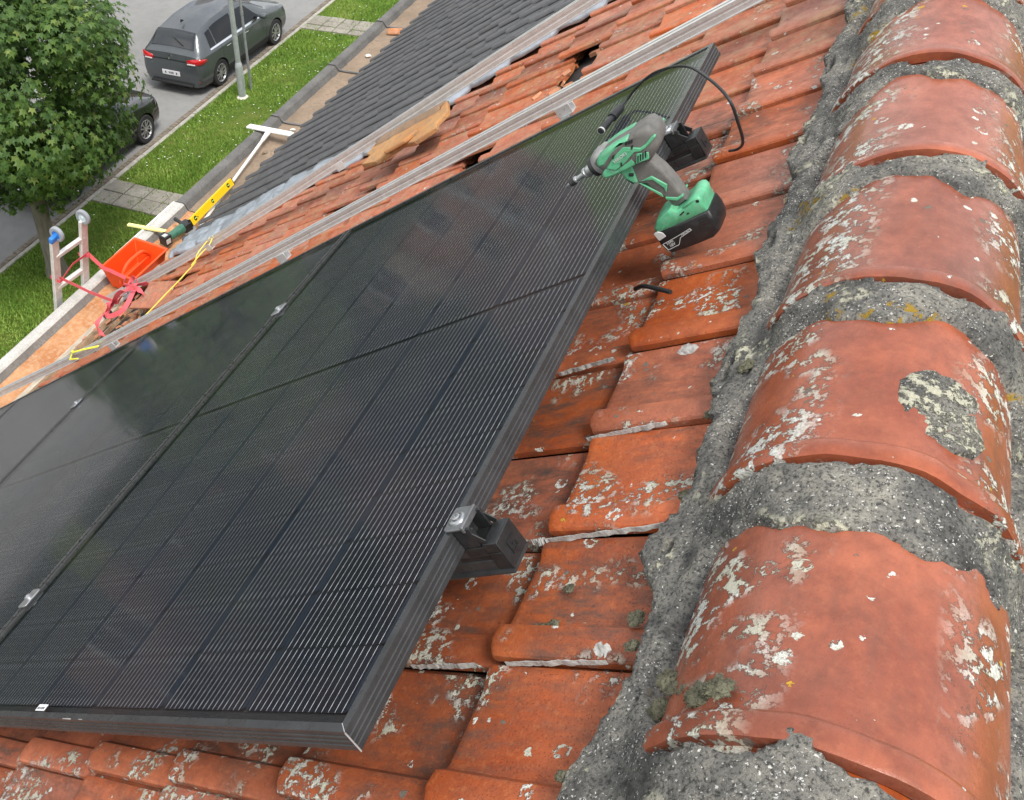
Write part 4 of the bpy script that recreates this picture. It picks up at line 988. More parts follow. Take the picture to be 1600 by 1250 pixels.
# ------------------------------------------------------------------ things lying in the gutter and on the stripped tiles
def shard(name, P, size, seed, mat, label, cat, group, flat=.35):
    rs = random.Random(seed); bm_ = bmesh.new(); pts = [(rs.uniform(-1, 1) * size, rs.uniform(-.7, .7) * size, rs.uniform(-flat, flat) * size) for _ in range(14)]
    vs = [bm_.verts.new(p) for p in pts]; bmesh.ops.convex_hull(bm_, input=vs)
    for v in list(bm_.verts):
        if not v.link_faces: bm_.verts.remove(v)
    me = bpy.data.meshes.new(name); bm_.to_mesh(me); bm_.free()
    o = link(name, me, mat, None, size * .05); o.matrix_world = Matrix.Translation(P) @ Matrix.Rotation(rs.uniform(0, 6), 4, 'Z'); return tag(o, label, cat, group)
m_plaster = plain('pale mortar crumb', (0.66, 0.63, 0.56), 0.9, var=0.15, scale=30, bump=0.003)
shard('mortar_fragment', (-3.80, 8.70, Z(-2.885)), .06, 2, m_plaster, 'largest pale mortar fragment in the far gutter near the top of the photo', 'fragment', 'mortar fragments in the gutter')
shard('mortar_fragment', (-3.637, 7.357, Z(-2.89)), .035, 3, m_plaster, 'pale mortar fragment in the gutter between two lap seams', 'fragment', 'mortar fragments in the gutter')
shard('mortar_fragment', (-3.60, 5.86, Z(-2.89)), .030, 4, m_plaster, 'small pale mortar fragment in the gutter beside the T tool head', 'fragment', 'mortar fragments in the gutter')
shard('mortar_fragment', (-3.64, 5.45, Z(-2.89)), .032, 7, m_dust2, 'brown crumb of mortar in the gutter beside the pole of the T tool', 'fragment', 'mortar fragments in the gutter')
ts = thing('clay_offcut', world_at(-3.62, 7.92, Z(-2.895), .3), 'orange offcut of clay tile lying in the far gutter', 'tile piece')
for k in (-1, 1):
    b = MB(); b.grid(9, 2, lambda i, j: (-.07 + .14 * j, k * .028 + .026 * math.cos(PI * i), .028 * math.sin(PI * i))); o = b.build('clay_roll', m_shard, ts); s_ = o.modifiers.new('t', 'SOLIDIFY'); s_.thickness = .010

# orange tool tray
m_orange = plain('orange plastic', (0.86, 0.085, 0.010), 0.42, var=0.08, scale=20, bump=0.0004, bscale=200, dirt=0.15, dirtcol=(0.55, 0.16, 0.07))
tr = thing('tool_tray', Matrix.Translation((-3.595, 3.635, Z(-2.900))) @ Matrix.Rotation(math.radians(-1), 4, 'Z') @ Matrix.Rotation(math.radians(4), 4, 'Y'), 'orange plastic tool tray with centre handle standing in the gutter', 'tool tray')
b = MB(); a, c_, hh, wl = .135, .185, .180, .004
def ring(s, z, inset=0): return [(-(a * s - inset), -(c_ * s - inset), z), (a * s - inset, -(c_ * s - inset), z), (a * s - inset, c_ * s - inset, z), (-(a * s - inset), c_ * s - inset, z)]
R_ = ring(.80, 0) + ring(1, hh) + ring(1.06, hh) + ring(1.06, hh - .012) + [] 
Ri = ring(.80, .006, wl) + ring(1, hh, wl)
vs = ring(.80, 0) + ring(1, hh - .012) + ring(1.07, hh - .012) + ring(1.07, hh) + ring(1, hh, wl) + ring(.80, .006, wl)
fs = [(0, 3, 2, 1)] + [(k * 4 + i, k * 4 + (i + 1) % 4, k * 4 + 4 + (i + 1) % 4, k * 4 + 4 + i) for k in range(5) for i in range(4)] + [(20, 21, 22, 23)]
b.add(vs, fs); b.build('tray_shell', m_orange, tr, .006, 2)
b = MB(); b.tube(bez([(0, -.172, .08), (0, -.14, .13), (0, -.08, .175), (0, 0, .182), (0, .08, .175), (0, .14, .13), (0, .172, .08)], 36), .013, 10); b.build('carry_handle', m_orange, tr)
b = MB(); b.box(-.006, .006, -.155, .155, .008, .10); b.build('divider', m_orange, tr, .002)
rs = random.Random(4)
for k in range(26):
    x, y = rs.uniform(.03, .105), rs.uniform(-.14, .13); d = Vector((rs.gauss(0, 1), rs.gauss(0, 1), rs.gauss(0, .4))).normalized() * rs.uniform(.012, .03)
    P = Vector((x, y, rs.uniform(.02, .055))); MB().tube([P - d, P + d], rs.uniform(.003, .006), 6).build('screw', m_steel if rs.random() > .4 else m_blk, tr)

# spirit level, with its white painted top face
m_yel = plain('yellow spirit level paint', (0.85, 0.55, 0.010), 0.38, var=0.06, scale=14, bump=0)
m_yelpale = plain('pale yellow', (0.84, 0.80, 0.30), 0.6, var=0.08, scale=14, bump=0)
m_vial = plain('green vial', (0.45, 0.70, 0.15), 0.15, var=0.1, bump=0)
A_, B_ = Vector((-3.552, 4.255, Z(-2.815))), Vector((-3.575, 4.865, Z(-2.815)))
ang = math.atan2(B_.y - A_.y, B_.x - A_.x)
lv = thing('spirit_level', Matrix.Translation(A_) @ Matrix.Rotation(ang, 4, 'Z') @ Matrix.Rotation(math.radians(-24), 4, 'X'), 'yellow spirit level lying in the gutter over the white pole', 'spirit level')
LL = (B_ - A_).length
MB().box(.006, LL - .006, -.012, .012, -.028, .028).build('level_body', m_yel, lv, .0015)
for x in (0, LL - .006): MB().box(x, x + .006, -.013, .013, -.029, .029).build('end_cap', m_blk, lv, .001)
for x, rr_ in ((.06, .017), (LL / 2, .015), (LL - .075, .017)):
    M = Matrix.Translation((x, 0, .004)) @ Matrix.Rotation(PI / 2, 4, 'X')
    MB().lathe([(rr_, -.0135), (rr_, .0135)], M, 16).build('vial_window', m_blk, lv); MB().tube([(x - .011, -.0142, .004), (x + .011, -.0142, .004)], .004, 8).build('vial', m_vial, lv)
    MB().tube([(x - .011, .0142, .004), (x + .011, .0142, .004)], .004, 8).build('vial', m_vial, lv)
MB().box(.085, .093, -.0132, .0132, -.004, .004).build('rivet', m_blk, lv)

# white T-shaped squeegee
m_wht = plain('white plastic', (0.80, 0.79, 0.74), 0.45, var=0.04, scale=14, bump=0.0003, dirt=0.15, dirtcol=(0.5, 0.47, 0.40))
h0, h1 = Vector((-3.935, 5.70, Z(-2.835))), Vector((-3.475, 5.635, Z(-2.795)))
tq = thing('squeegee', Matrix.Translation((h0 + h1) / 2), 'white T-shaped squeegee laid across the gutter on its long pole', 'squeegee')
hc = (h0 + h1) / 2
MB().bar(h0 - hc, h1 - hc, .062, .020, (0, 0, 1)).build('head', m_wht, tq, .008, 3)
pd = Vector((-3.575, 4.65, Z(-2.87))) - hc; st = Vector((.0, -.02, -.005))
MB().tube([st, st + (pd - st) * .13], [.024, .016], 12).build('socket', m_wht, tq); MB().tube([st + (pd - st) * .11, pd + (pd - st).normalized() * .32], .0125, 12).build('pole', m_wht, tq)

# cordless grinder
m_tg = plain('dark green tool plastic', (0.040, 0.150, 0.095), 0.42, var=0.2, scale=40, bump=0.0003, dirt=0.3, dirtcol=(0.2, 0.22, 0.2))
gr_ = thing('cordless_grinder', world_at(-3.60, 4.15, Z(-2.905), math.radians(78)), 'dark green and black cordless grinder in the gutter beside the spirit level', 'grinder')
MB().lathe([(.0001, -.10), (.026, -.10), (.030, -.08), (.030, -.02), (.034, .0), (.036, .05), (.031, .065), (.0001, .065)], Matrix.Translation((0, 0, .07)) @ Matrix.Rotation(PI / 2, 4, 'Y'), 18).build('motor_body', m_tg, gr_)
MB().box(.055, .125, -.038, .038, .036, .104).build('gear_head', m_blk, gr_, .010, 3)
MB().lathe([(.0001, -.006), (.052, -.006), (.056, -.002), (.056, .010), (.045, .014), (.0001, .014)], Matrix.Translation((.105, 0, .026)), 24).build('disc_guard', m_case, gr_)
MB().box(-.145, -.085, -.038, .038, .032, .110).build('battery', m_blk, gr_, .007, 3)
MB().box(-.1405, -.100, -.0392, -.0375, .052, .090).build('battery_label', m_lite, gr_, .001); MB().box(-.138, -.102, -.024, .010, .1092, .1108).build('battery_label', m_lite, gr_, .001)
MB().tube([(.09, .03, .075), (.095, .12, .085)], [.013, .015], 10).build('side_handle', m_blk, gr_)
# pale yellow pencil-flat rule over the gutter lip
ru = MB().bar((-3.995, 4.09, Z(-2.832)), (-3.675, 4.115, Z(-2.828)), .030, .014, (0, 0, 1)).build('folding_rule', m_yelpale, None, .002)
tag(ru, 'pale yellow folded rule sticking out over the gutter lip', 'ruler')

# aluminium ladder leaning on the eave
m_lad = plain('worn ladder aluminium', (0.66, 0.65, 0.63), 0.5, 0.25, var=0.15, scale=16, bump=0.0006, dirt=0.4, dirtcol=(0.40, 0.30, 0.22))
m_blue = plain('blue plastic cap', (0.03, 0.20, 0.62), 0.45, var=0.1)
m_wheel = plain('grey wheel rubber', (0.28, 0.30, 0.33), 0.7, var=0.12)
m_hub = plain('pale wheel hub', (0.55, 0.66, 0.70), 0.4, var=0.1)
ld = thing('ladder', Matrix.Translation((-5.35, 3.24, .1)), 'aluminium ladder with wheels on its top ends, leaning at the gutter', 'ladder')
LO = Vector((-5.35, 3.24, .1)); ups = Vector((.26, 0, 1)).normalized()
topA, topB = Vector((-3.775, 3.175, Z(-2.33))) - LO, Vector((-3.735, 3.42, Z(-2.325))) - LO
for k, tp_ in enumerate((topA, topB)):
    bt = tp_ - ups * ((tp_.z) / ups.z)
    MB().bar(bt, tp_, .024, .068, (0, 1, 0)).build('stile', m_lad, ld, .004)
    # wheel on the outside of the stile
    Mw = Matrix.Translation(tp_ + Vector((.012, .026 if k == 0 else -.004, .022))) @ Matrix.Rotation(PI / 2, 4, 'X')
    MB().lathe([(.030, -.013), (.047, -.013), (.053, -.008), (.053, .008), (.047, .013), (.030, .013), (.030, .006), (.030, -.006)], Mw, 28, True).build('wheel', m_wheel, ld)
    MB().lathe([(.0001, -.010), (.031, -.010), (.031, .010), (.012, .010), (.010, .014), (.0001, .014)], Mw, 24).build('wheel_hub', m_hub if k else m_blue, ld)
    if k == 0: MB().bar(tp_ - ups * .02, tp_ + ups * .025, .030, .072, (0, 1, 0)).build('blue_cap', m_blue, ld, .008)
for k in range(20):
    a_ = topA - ups * (.155 + .27 * k); c2 = topB - ups * (.150 + .27 * k)
    if a_.z < .3: break
    MB().bar(a_, c2, .030, .030, ups).build('rung', m_lad, ld, .004)
stk = MB().box(-.014, .014, -.0126, -.0120, 0, .05); 
o = stk.build('sticker', plain('brown sticker', (0.45, 0.30, 0.18), 0.6), ld); o.matrix_local = Matrix.Translation(topA - ups * .14 + Vector((0, -.001, 0)))

# red lashing strap: round the ladder, over to the roof, with a tangle of its slack
m_strap = plain('red webbing', (0.72, 0.11, 0.13), 0.75, var=0.12, scale=60, bump=0.0006, bscale=500)
st_ = thing('lashing_strap', Matrix.Translation((-3.6, 3.1, Z(-2.6))), 'red webbing strap tying the ladder to the roof, its slack in a tangle', 'strap')
SO = Vector((-3.6, 3.1, Z(-2.6)))
A1, B1 = topA + LO - ups * .33 - SO, topB + LO - ups * .30 - SO
def rp(u, v, n): return RW(u, v, n) - SO
anch = rp(3.04, 4.14, -.085)
A2 = A1 + Vector((.035, .013, -.01)); 
MB().ribbon([A2, A2 * .5 + anch * .5 + Vector((0, 0, -.012)), anch], .026, .002, (0, 0, 1)).build('taut_strap', m_strap, st_)
MB().ribbon([A2, (A2 + B1) * .5 + Vector((0, 0, .02)), B1 + Vector((.035, -.01, .02))], .026, .002, (.5, 0, 1)).build('strap_to_second_stile', m_strap, st_)
for (cc_, tilt) in ((A1, -.05), (B1, .03)):
    MB().ribbon([cc_ + Vector((-.037, -.0145, 0)), cc_ + Vector((.037, -.0145, tilt * .3)), cc_ + Vector((.037, .0145, tilt * .3)), cc_ + Vector((-.037, .0145, 0)), cc_ + Vector((-.037, -.0145, 0))], .024, .0016, (0, 0, 1)).build('strap_wrap', m_strap, st_)
MB().ribbon([B1 + Vector((.03, .012, .0)), B1 + Vector((.12, .02, -.09)), Vector((-3.62, 3.42, Z(-2.69))) - SO, Vector((-3.47, 3.40, Z(-2.70))) - SO, rp(3.30, 4.32, -.05)], .026, .002, (0, .4, 1)).build('strap_over_tray', m_strap, st_)
loops = [[(3.04, 4.14, -.085), (3.16, 4.12, -.06), (3.20, 4.06, -.03), (3.10, 3.93, -.05), (2.93, 3.80, -.06), (2.80, 3.80, -.09), (2.78, 3.92, -.08), (2.88, 4.05, -.07), (3.02, 4.12, -.06)],
         [(3.04, 4.14, -.08), (2.93, 4.05, -.04), (2.84, 3.98, -.05), (2.72, 3.98, -.07), (2.66, 3.92, -.11), (2.62, 3.86, -.13)],
         [(2.97, 4.10, -.07), (2.93, 3.90, -.02), (2.92, 3.74, -.04), (2.86, 3.64, -.09)], [(3.18, 4.09, -.05), (3.08, 4.02, -.02), (3.00, 3.88, -.03), (3.00, 3.72, -.07)]]
for lp_ in loops: MB().ribbon(bez([rp(*q) for q in lp_], 48), .028, .002, lambda i: (math.sin(i * .19), .3, math.cos(i * .19))).build('slack_loop', m_strap, st_)
rb = MB().box(-.02, .02, -.03, .03, -.008, .008); rb.box(-.022, .022, -.012, .012, .0082, .022)
o = rb.build('ratchet', m_steel, st_, .002); o.matrix_local = Matrix.Translation(rp(2.93, 3.86, -.06)) @ RM.to_3x3().to_4x4() @ Matrix.Rotation(.6, 4, 'Z')
MB().tube([rp(3.06, 4.30, -.12), rp(3.06, 4.36, -.12)], .02, 10).build('strap_hook', m_blk, st_)

# yellow cord over the tiles and a yellow strip by the rail
m_ycord = plain('yellow cord', (0.80, 0.62, 0.10), 0.7, var=0.1, bump=0.0004, bscale=400)
yc = thing('yellow_rope', roof_at(3.1, 3.3, -.1), 'thin yellow rope hanging from the second rail across the tiles', 'rope')
yo = Vector((3.1, 3.3, -.1))
MB().tube(bez([Vector(q) - yo for q in ((3.20, 3.28, -.062), (3.10, 3.33, -.085), (3.02, 3.30, -.105), (2.90, 3.27, -.105), (2.80, 3.25, -.105), (2.66, 3.24, -.105), (2.52, 3.24, -.108), (2.40, 3.27, -.11), (2.28, 3.35, -.11))], 60), .0036, 8).build('cord', m_ycord, yc)
MB().tube(bez([Vector(q) - yo for q in ((3.20, 3.25, -.062), (3.13, 3.24, -.08), (3.06, 3.30, -.095), (2.98, 3.29, -.10))], 30), .0036, 8).build('cord', m_ycord, yc)
hb = MB().box(-.016, .016, -.02, .02, 0, .004); hb.box(-.016, -.012, -.02, .02, .0042, .035)
o = hb.build('end_bracket', m_alu, yc, .001); o.matrix_local = Matrix.Translation(Vector((3.09, 3.20, -.10)) - yo)
ys_ = thing('yellow_strip', roof_at(2.13, 3.33, -.03), 'bright yellow plastic strip tucked under the bare rail', 'strip')
m_ybr = plain('bright yellow plastic', (0.80, 0.78, 0.05), 0.5, var=0.08)
MB().ribbon([(-.02, -.16, -.012), (-.03, -.05, .012), (-.02, .05, .020), (.03, .13, .018)], .014, .004, (1, 0, 0)).build('strip', m_ybr, ys_, .001)
MB().ribbon([(.03, .13, .012), (-.06, .05, .006), (-.09, -.06, -.002)], .010, .004, (1, 0, 0)).build('strip', m_ybr, ys_, .001)

# loose and broken tiles
def loose(u, v, n, rz, rx, ry, lab, mesh_i=0, mat=None, flip=False):
    o = bpy.data.objects.new('loose_roof_tile', far_meshes[mesh_i]); C.objects.link(o)
    o.matrix_world = roof_at(u, v, n, rz, rx, ry) @ (Matrix.Rotation(PI, 4, 'Y') @ Matrix.Translation((-.1, 0, 0)) if flip else Matrix()) ; return tag(o, lab, 'roof tile', 'loose tiles lying on the roof')
LT = 'loose orange roof tile '
loose(3.18, 4.30, -.085, .35, .10, .15, LT + 'lying askew below the second rail beside the strap tangle', 0)
loose(2.80, 3.72, -.105, -.3, .05, -.2, LT + 'pushed up over the stripped battens', 1)
loose(2.98, 3.58, -.095, .22, .12, .1, LT + 'tilted on edge under the yellow cord', 2)
loose(2.50, 4.22, -.15, .15, -.05, .1, LT + 'slipped down onto the bare battens near the eave', 3)
# rubble on the battens: broken bits of clay and mortar, too many to count
rs = random.Random(14); b = MB()
for k in range(170):
    z_ = rs.random()
    if z_ < .8: u, v = rs.uniform(2.3, 3.5), rs.uniform(3.65, 4.4)
    elif z_ < .9: u, v = rs.uniform(2.65, 3.1), rs.uniform(.78, 1.0)
    else: u, v = rs.uniform(2.45, 2.85), rs.uniform(1.65, 2.15)
    s = rs.uniform(.006, .022); M = roof_at(u, v, NP - .045 + sag(u, v) + rs.uniform(0, .02), rs.uniform(0, 6), rs.uniform(-.6, .6)); b.box(-s, s, -s * .6, s * .6, -s * .35, s * .35, M)
tag(b.build('clay_rubble', m_shard, None, smooth=0), 'crumbs of broken clay and mortar in the gaps of the stripped roof', 'rubble', kind='stuff')

# the broken ridge piece caked with mortar that lies upside down by the flashing
bt = thing('broken_tile', roof_at(2.90, 1.70, -.095, math.radians(-6)), 'broken ochre piece of tile with mortar lying against the second rail', 'broken tile')
m_ochre = dust_mat('ochre broken clay', (0.52, 0.25, 0.10), (0.60, 0.34, 0.15), (0.30, 0.21, 0.14))
out = [(0, -.26), (.05, -.235), (.10, -.27), (.22, -.20), (.245, .05), (.21, .22), (.12, .25), (.085, .20), (.03, .225), (-.02, .10), (.012, -.05), (-.03, -.15)]
b = MB(); b.prism(out, ident, -.011, .011); o = b.build('broken_slab', m_ochre, bt, .004); o.matrix_local = Matrix.Rotation(math.radians(-7), 4, 'Y')
b = MB(); b.grid(9, 26, lambda i, j: Vector((.19 + .045 * math.cos(PI * i) + .004 * fbm(i * 4, j * 9, 2), -.19 + .40 * j + .02 * fbm(i * 6, 3, 1), .020 + .026 * math.sin(PI * i) + .004 * fbm(i * 5, j * 11, 5, 3))))
o = b.build('tile_roll', dust_mat('dusty tile back', (0.30, 0.19, 0.12), (0.40, 0.27, 0.18), (0.20, 0.16, 0.12)), bt, smooth=50); o.modifiers.new('t', 'SOLIDIFY').thickness = .012
b = MB(); b.prism([(-.02, -.10), (.05, -.13), (.08, -.02), (.02, .05), (-.03, .02)], ident, .012, .030); b.build('mortar_bit', m_ochre, bt, .006)
hb = MB().box(-.015, .015, -.02, .02, 0, .004); hb.box(-.015, -.011, -.02, .02, .0042, .04); hk = hb.build('rail_bracket', m_alu, None, .001); hk.matrix_world = roof_at(3.10, 2.14, -.085, .3)
tag(hk, 'small aluminium bracket beside the lower end of the broken ochre tile', 'bracket')
# ------------------------------------------------------------------ parked cars
m_paint_g = plain('dark grey metallic paint', (0.085, 0.095, 0.102), 0.38, 0.45, var=0.06, scale=3, bump=0, coat=0.7)
m_paint_k = plain('black car paint', (0.006, 0.0065, 0.009), 0.25, 0.1, var=0.05, scale=3, bump=0, coat=1.0)
m_cglass = plain('tinted car glass', (0.006, 0.007, 0.008), 0.06, 0.0, var=0.05, bump=0, spec=0.4)
m_rglass = plain('rear screen glass', (0.012, 0.015, 0.017), 0.05, 0.0, var=0.2, scale=3, bump=0, spec=0.9)
m_tyre = plain('tyre rubber', (0.018, 0.018, 0.018), 0.85, var=0.2, bump=0.001)
m_rimm = plain('alloy wheel', (0.50, 0.50, 0.50), 0.30, 0.8, var=0.08, bump=0)
m_trim = plain('black trim', (0.015, 0.015, 0.016), 0.6, var=0.1, bump=0)
m_chrome = plain('chrome trim', (0.78, 0.78, 0.78), 0.18, 1.0, var=0.04, bump=0)
m_redl = plain('red lamp lens', (0.50, 0.008, 0.010), 0.15, var=0.15, scale=20, bump=0, coat=0.6)
m_whl = plain('clear lamp lens', (0.75, 0.72, 0.70), 0.15, var=0.05, bump=0)
ST = [
 (-2.145, [(.50, .30), (.58, .33), (.64, .42), (.66, .52), (.64, .62), (.60, .66), (.52, .69), (.34, .70), (0, .70)]),
 (-2.115, [(.62, .24), (.71, .28), (.78, .42), (.80, .58), (.77, .74), (.73, .79), (.64, .83), (.38, .84), (0, .845)]),
 (-2.070, [(.66, .21), (.77, .26), (.835, .44), (.85, .60), (.82, .82), (.79, .90), (.71, .95), (.41, .965), (0, .975)]),
 (-1.965, [(.68, .19), (.81, .24), (.870, .45), (.885, .62), (.855, .86), (.82, .945), (.685, 1.015), (.43, 1.045), (0, 1.06)]),
 (-1.800, [(.68, .18), (.83, .23), (.885, .45), (.897, .64), (.875, .87), (.84, .955), (.635, 1.19), (.43, 1.235), (0, 1.255)]),
 (-1.680, [(.68, .18), (.835, .23), (.888, .45), (.898, .64), (.880, .87), (.845, .955), (.605, 1.305), (.42, 1.350), (0, 1.37)]),
 (-1.000, [(.68, .18), (.84, .22), (.888, .45), (.897, .64), (.882, .86), (.850, .945), (.580, 1.415), (.41, 1.455), (0, 1.475)]),
 (-0.300, [(.68, .18), (.84, .22), (.885, .45), (.893, .64), (.878, .85), (.850, .935), (.580, 1.425), (.41, 1.465), (0, 1.485)]),
 (0.250, [(.68, .18), (.84, .22), (.885, .45), (.893, .64), (.876, .84), (.848, .925), (.575, 1.385), (.41, 1.430), (0, 1.452)]),
 (0.700, [(.68, .18), (.84, .22), (.885, .45), (.893, .64), (.872, .83), (.845, .915), (.645, 1.210), (.44, 1.255), (0, 1.275)]),
 (1.080, [(.68, .18), (.83, .22), (.885, .45), (.893, .63), (.868, .82), (.835, .905), (.715, .985), (.45, 1.015), (0, 1.035)]),
 (1.600, [(.66, .18), (.82, .22), (.880, .45), (.885, .62), (.850, .79), (.800, .855), (.690, .905), (.45, .935), (0, .950)]),
 (1.980, [(.62, .19), (.74, .24), (.800, .42), (.800, .58), (.765, .70), (.715, .765), (.610, .805), (.40, .830), (0, .840)]),
 (2.110, [(.52, .22), (.62, .26), (.670, .40), (.680, .52), (.640, .61), (.590, .65), (.500, .68), (.33, .700), (0, .710)]),
 (2.150, [(.44, .26), (.52, .29), (.560, .38), (.570, .47), (.540, .53), (.500, .56), (.420, .58), (.28, .590), (0, .595)])]
def cr1(P, t):
    i = min(int(t), len(P) - 2); f_ = t - i
    a, b_, c_, d = P[max(i - 1, 0)], P[i], P[i + 1], P[min(i + 2, len(P) - 1)]
    m0 = (c_ - a) * .5 if i > 0 else (c_ - b_); m1 = (d - b_) * .5 if i + 2 < len(P) else (c_ - b_)
    h = f_ * f_; g_ = h * f_
    return (2 * g_ - 3 * h + 1) * b_ + (g_ - 2 * h + f_) * m0 + (-2 * g_ + 3 * h) * c_ + (g_ - h) * m1
SX = [s[0] for s in ST]
def car_S(x, t, side):
    for i in range(len(SX) - 1):
        if x <= SX[i + 1]: break
    f_ = (x - SX[i]) / (SX[i + 1] - SX[i])
    prof = []
    for k in range(9):
        y = ST[i][1][k][0] * (1 - f_) + ST[i + 1][1][k][0] * f_; z = ST[i][1][k][1] * (1 - f_) + ST[i + 1][1][k][1] * f_; prof.append((y, z))
    y = cr1([q[0] for q in prof], t); z = cr1([q[1] for q in prof], t)
    return Vector((x, max(0, y) * side, z))
xs = []
for a_, b_ in zip(SX, SX[1:]): xs += [a_ + (b_ - a_) * k / 3 for k in range(3)]
xs.append(SX[-1])
ts = [k / 3 for k in range(25)]
def car_body_mesh():
    b = MB(); rowsz = 2 * len(ts) - 1; vs = []
    for x in xs:
        vs += [car_S(x, t, 1) for t in ts] + [car_S(x, t, -1) for t in reversed(ts[:-1])]
    n = rowsz; fs = []
    for j in range(len(xs) - 1):
        for i in range(n - 1): fs.append((j * n + i, j * n + i + 1, (j + 1) * n + i + 1, (j + 1) * n + i))
        fs.append((j * n + n - 1, j * n, (j + 1) * n, (j + 1) * n + n - 1))
    fs += [tuple(range(n - 1, -1, -1)), tuple(range((len(xs) - 1) * n, len(xs) * n))]
    b.add(vs, fs); return b.mesh('car_body', 28)
body_me = car_body_mesh()
def patch(name, x0, x1, t0, t1, side, off, mat, par, nx=10, ntt=8, fx0=None, fx1=None):
    # skin panel on the body; fx0/fx1(t 0..1) shift its ends
    b = MB()
    def S(i, j):
        xa = x0 + (fx0(j) if fx0 else 0); xb = x1 + (fx1(j) if fx1 else 0); x = xa + (xb - xa) * i; t = t0 + (t1 - t0) * j
        p = car_S(x, t, side); e = .012
        dx = car_S(min(x + e, 2.14), t, side) - car_S(max(x - e, -2.14), t, side); dt = car_S(x, min(t + .05, 8), side) - car_S(x, max(t - .05, 0), side)
        n_ = dx.cross(dt) * -side; n_ = n_.normalized() if n_.length > 1e-9 else Vector((0, 0, 1)); return p + n_ * off
    b.grid(nx, ntt, S); return b.build(name, mat, par, smooth=50)
def top_patch(name, x0, x1, tmin, off, mat, par):
    b = MB()
    def S(i, j):
        x = x0 + (x1 - x0) * j; q = 2 * i - 1; side = 1 if q >= 0 else -1; t = 8 - (8 - tmin) * abs(q)
        p = car_S(x, t, side); e = .012
        dx = car_S(x + e, t, side) - car_S(x - e, t, side); n_ = Vector((-dx.z, 0, dx.x)).normalized(); return p + (n_ + Vector((0, .15 * q, 0))).normalized() * off
    b.grid(19, 9, S); return b.build(name, mat, par, smooth=50)
def wheel_meshes():
    tyre = MB().lathe([(.205, -.10), (.295, -.105), (.312, -.090), (.318, -.05), (.318, .05), (.312, .090), (.295, .105), (.205, .10), (.205, .06), (.205, -.06)], Matrix.Rotation(PI / 2, 4, 'X'), 36, True).mesh('tyre', 40)
    b = MB(); R90 = Matrix.Rotation(PI / 2, 4, 'X')
    b.lathe([(.190, .06), (.206, .09), (.214, .098), (.206, .103), (.196, .096), (.186, .07)], R90, 36, True)
    b.lathe([(.0001, .05), (.045, .05), (.042, .088), (.0001, .092)], R90, 16)
    for k in range(5):
        for d_ in (-.13, .13):
            a = 2 * PI * k / 5 + d_; a2 = 2 * PI * k / 5 + d_ * 2.2
            b.bar((.035 * math.cos(a), -.080, .035 * math.sin(a)), (.198 * math.cos(a2), -.090, .198 * math.sin(a2)), .026, .022, (0, 1, 0))
    rim = b.mesh('rim', 40); back = MB().lathe([(.0001, .02), (.200, .02), (.200, .045), (.0001, .045)], R90, 24).mesh('brake_disc', 40); return tyre, rim, back
ty_me, rim_me, disc_me = wheel_meshes()
cutter_b = MB()
for x in (-1.30, 1.32):
    for s in (-1, 1): cutter_b.lathe([(.0001, -.28), (.358, -.28), (.358, .28), (.0001, .28)], Matrix.Translation((x, s * .82, .318)) @ Matrix.Rotation(PI / 2, 4, 'X'), 32)
cut_me = cutter_b.mesh('wheel_arch_cutter', 0)
bmc = bmesh.new(); bmc.from_mesh(body_me)
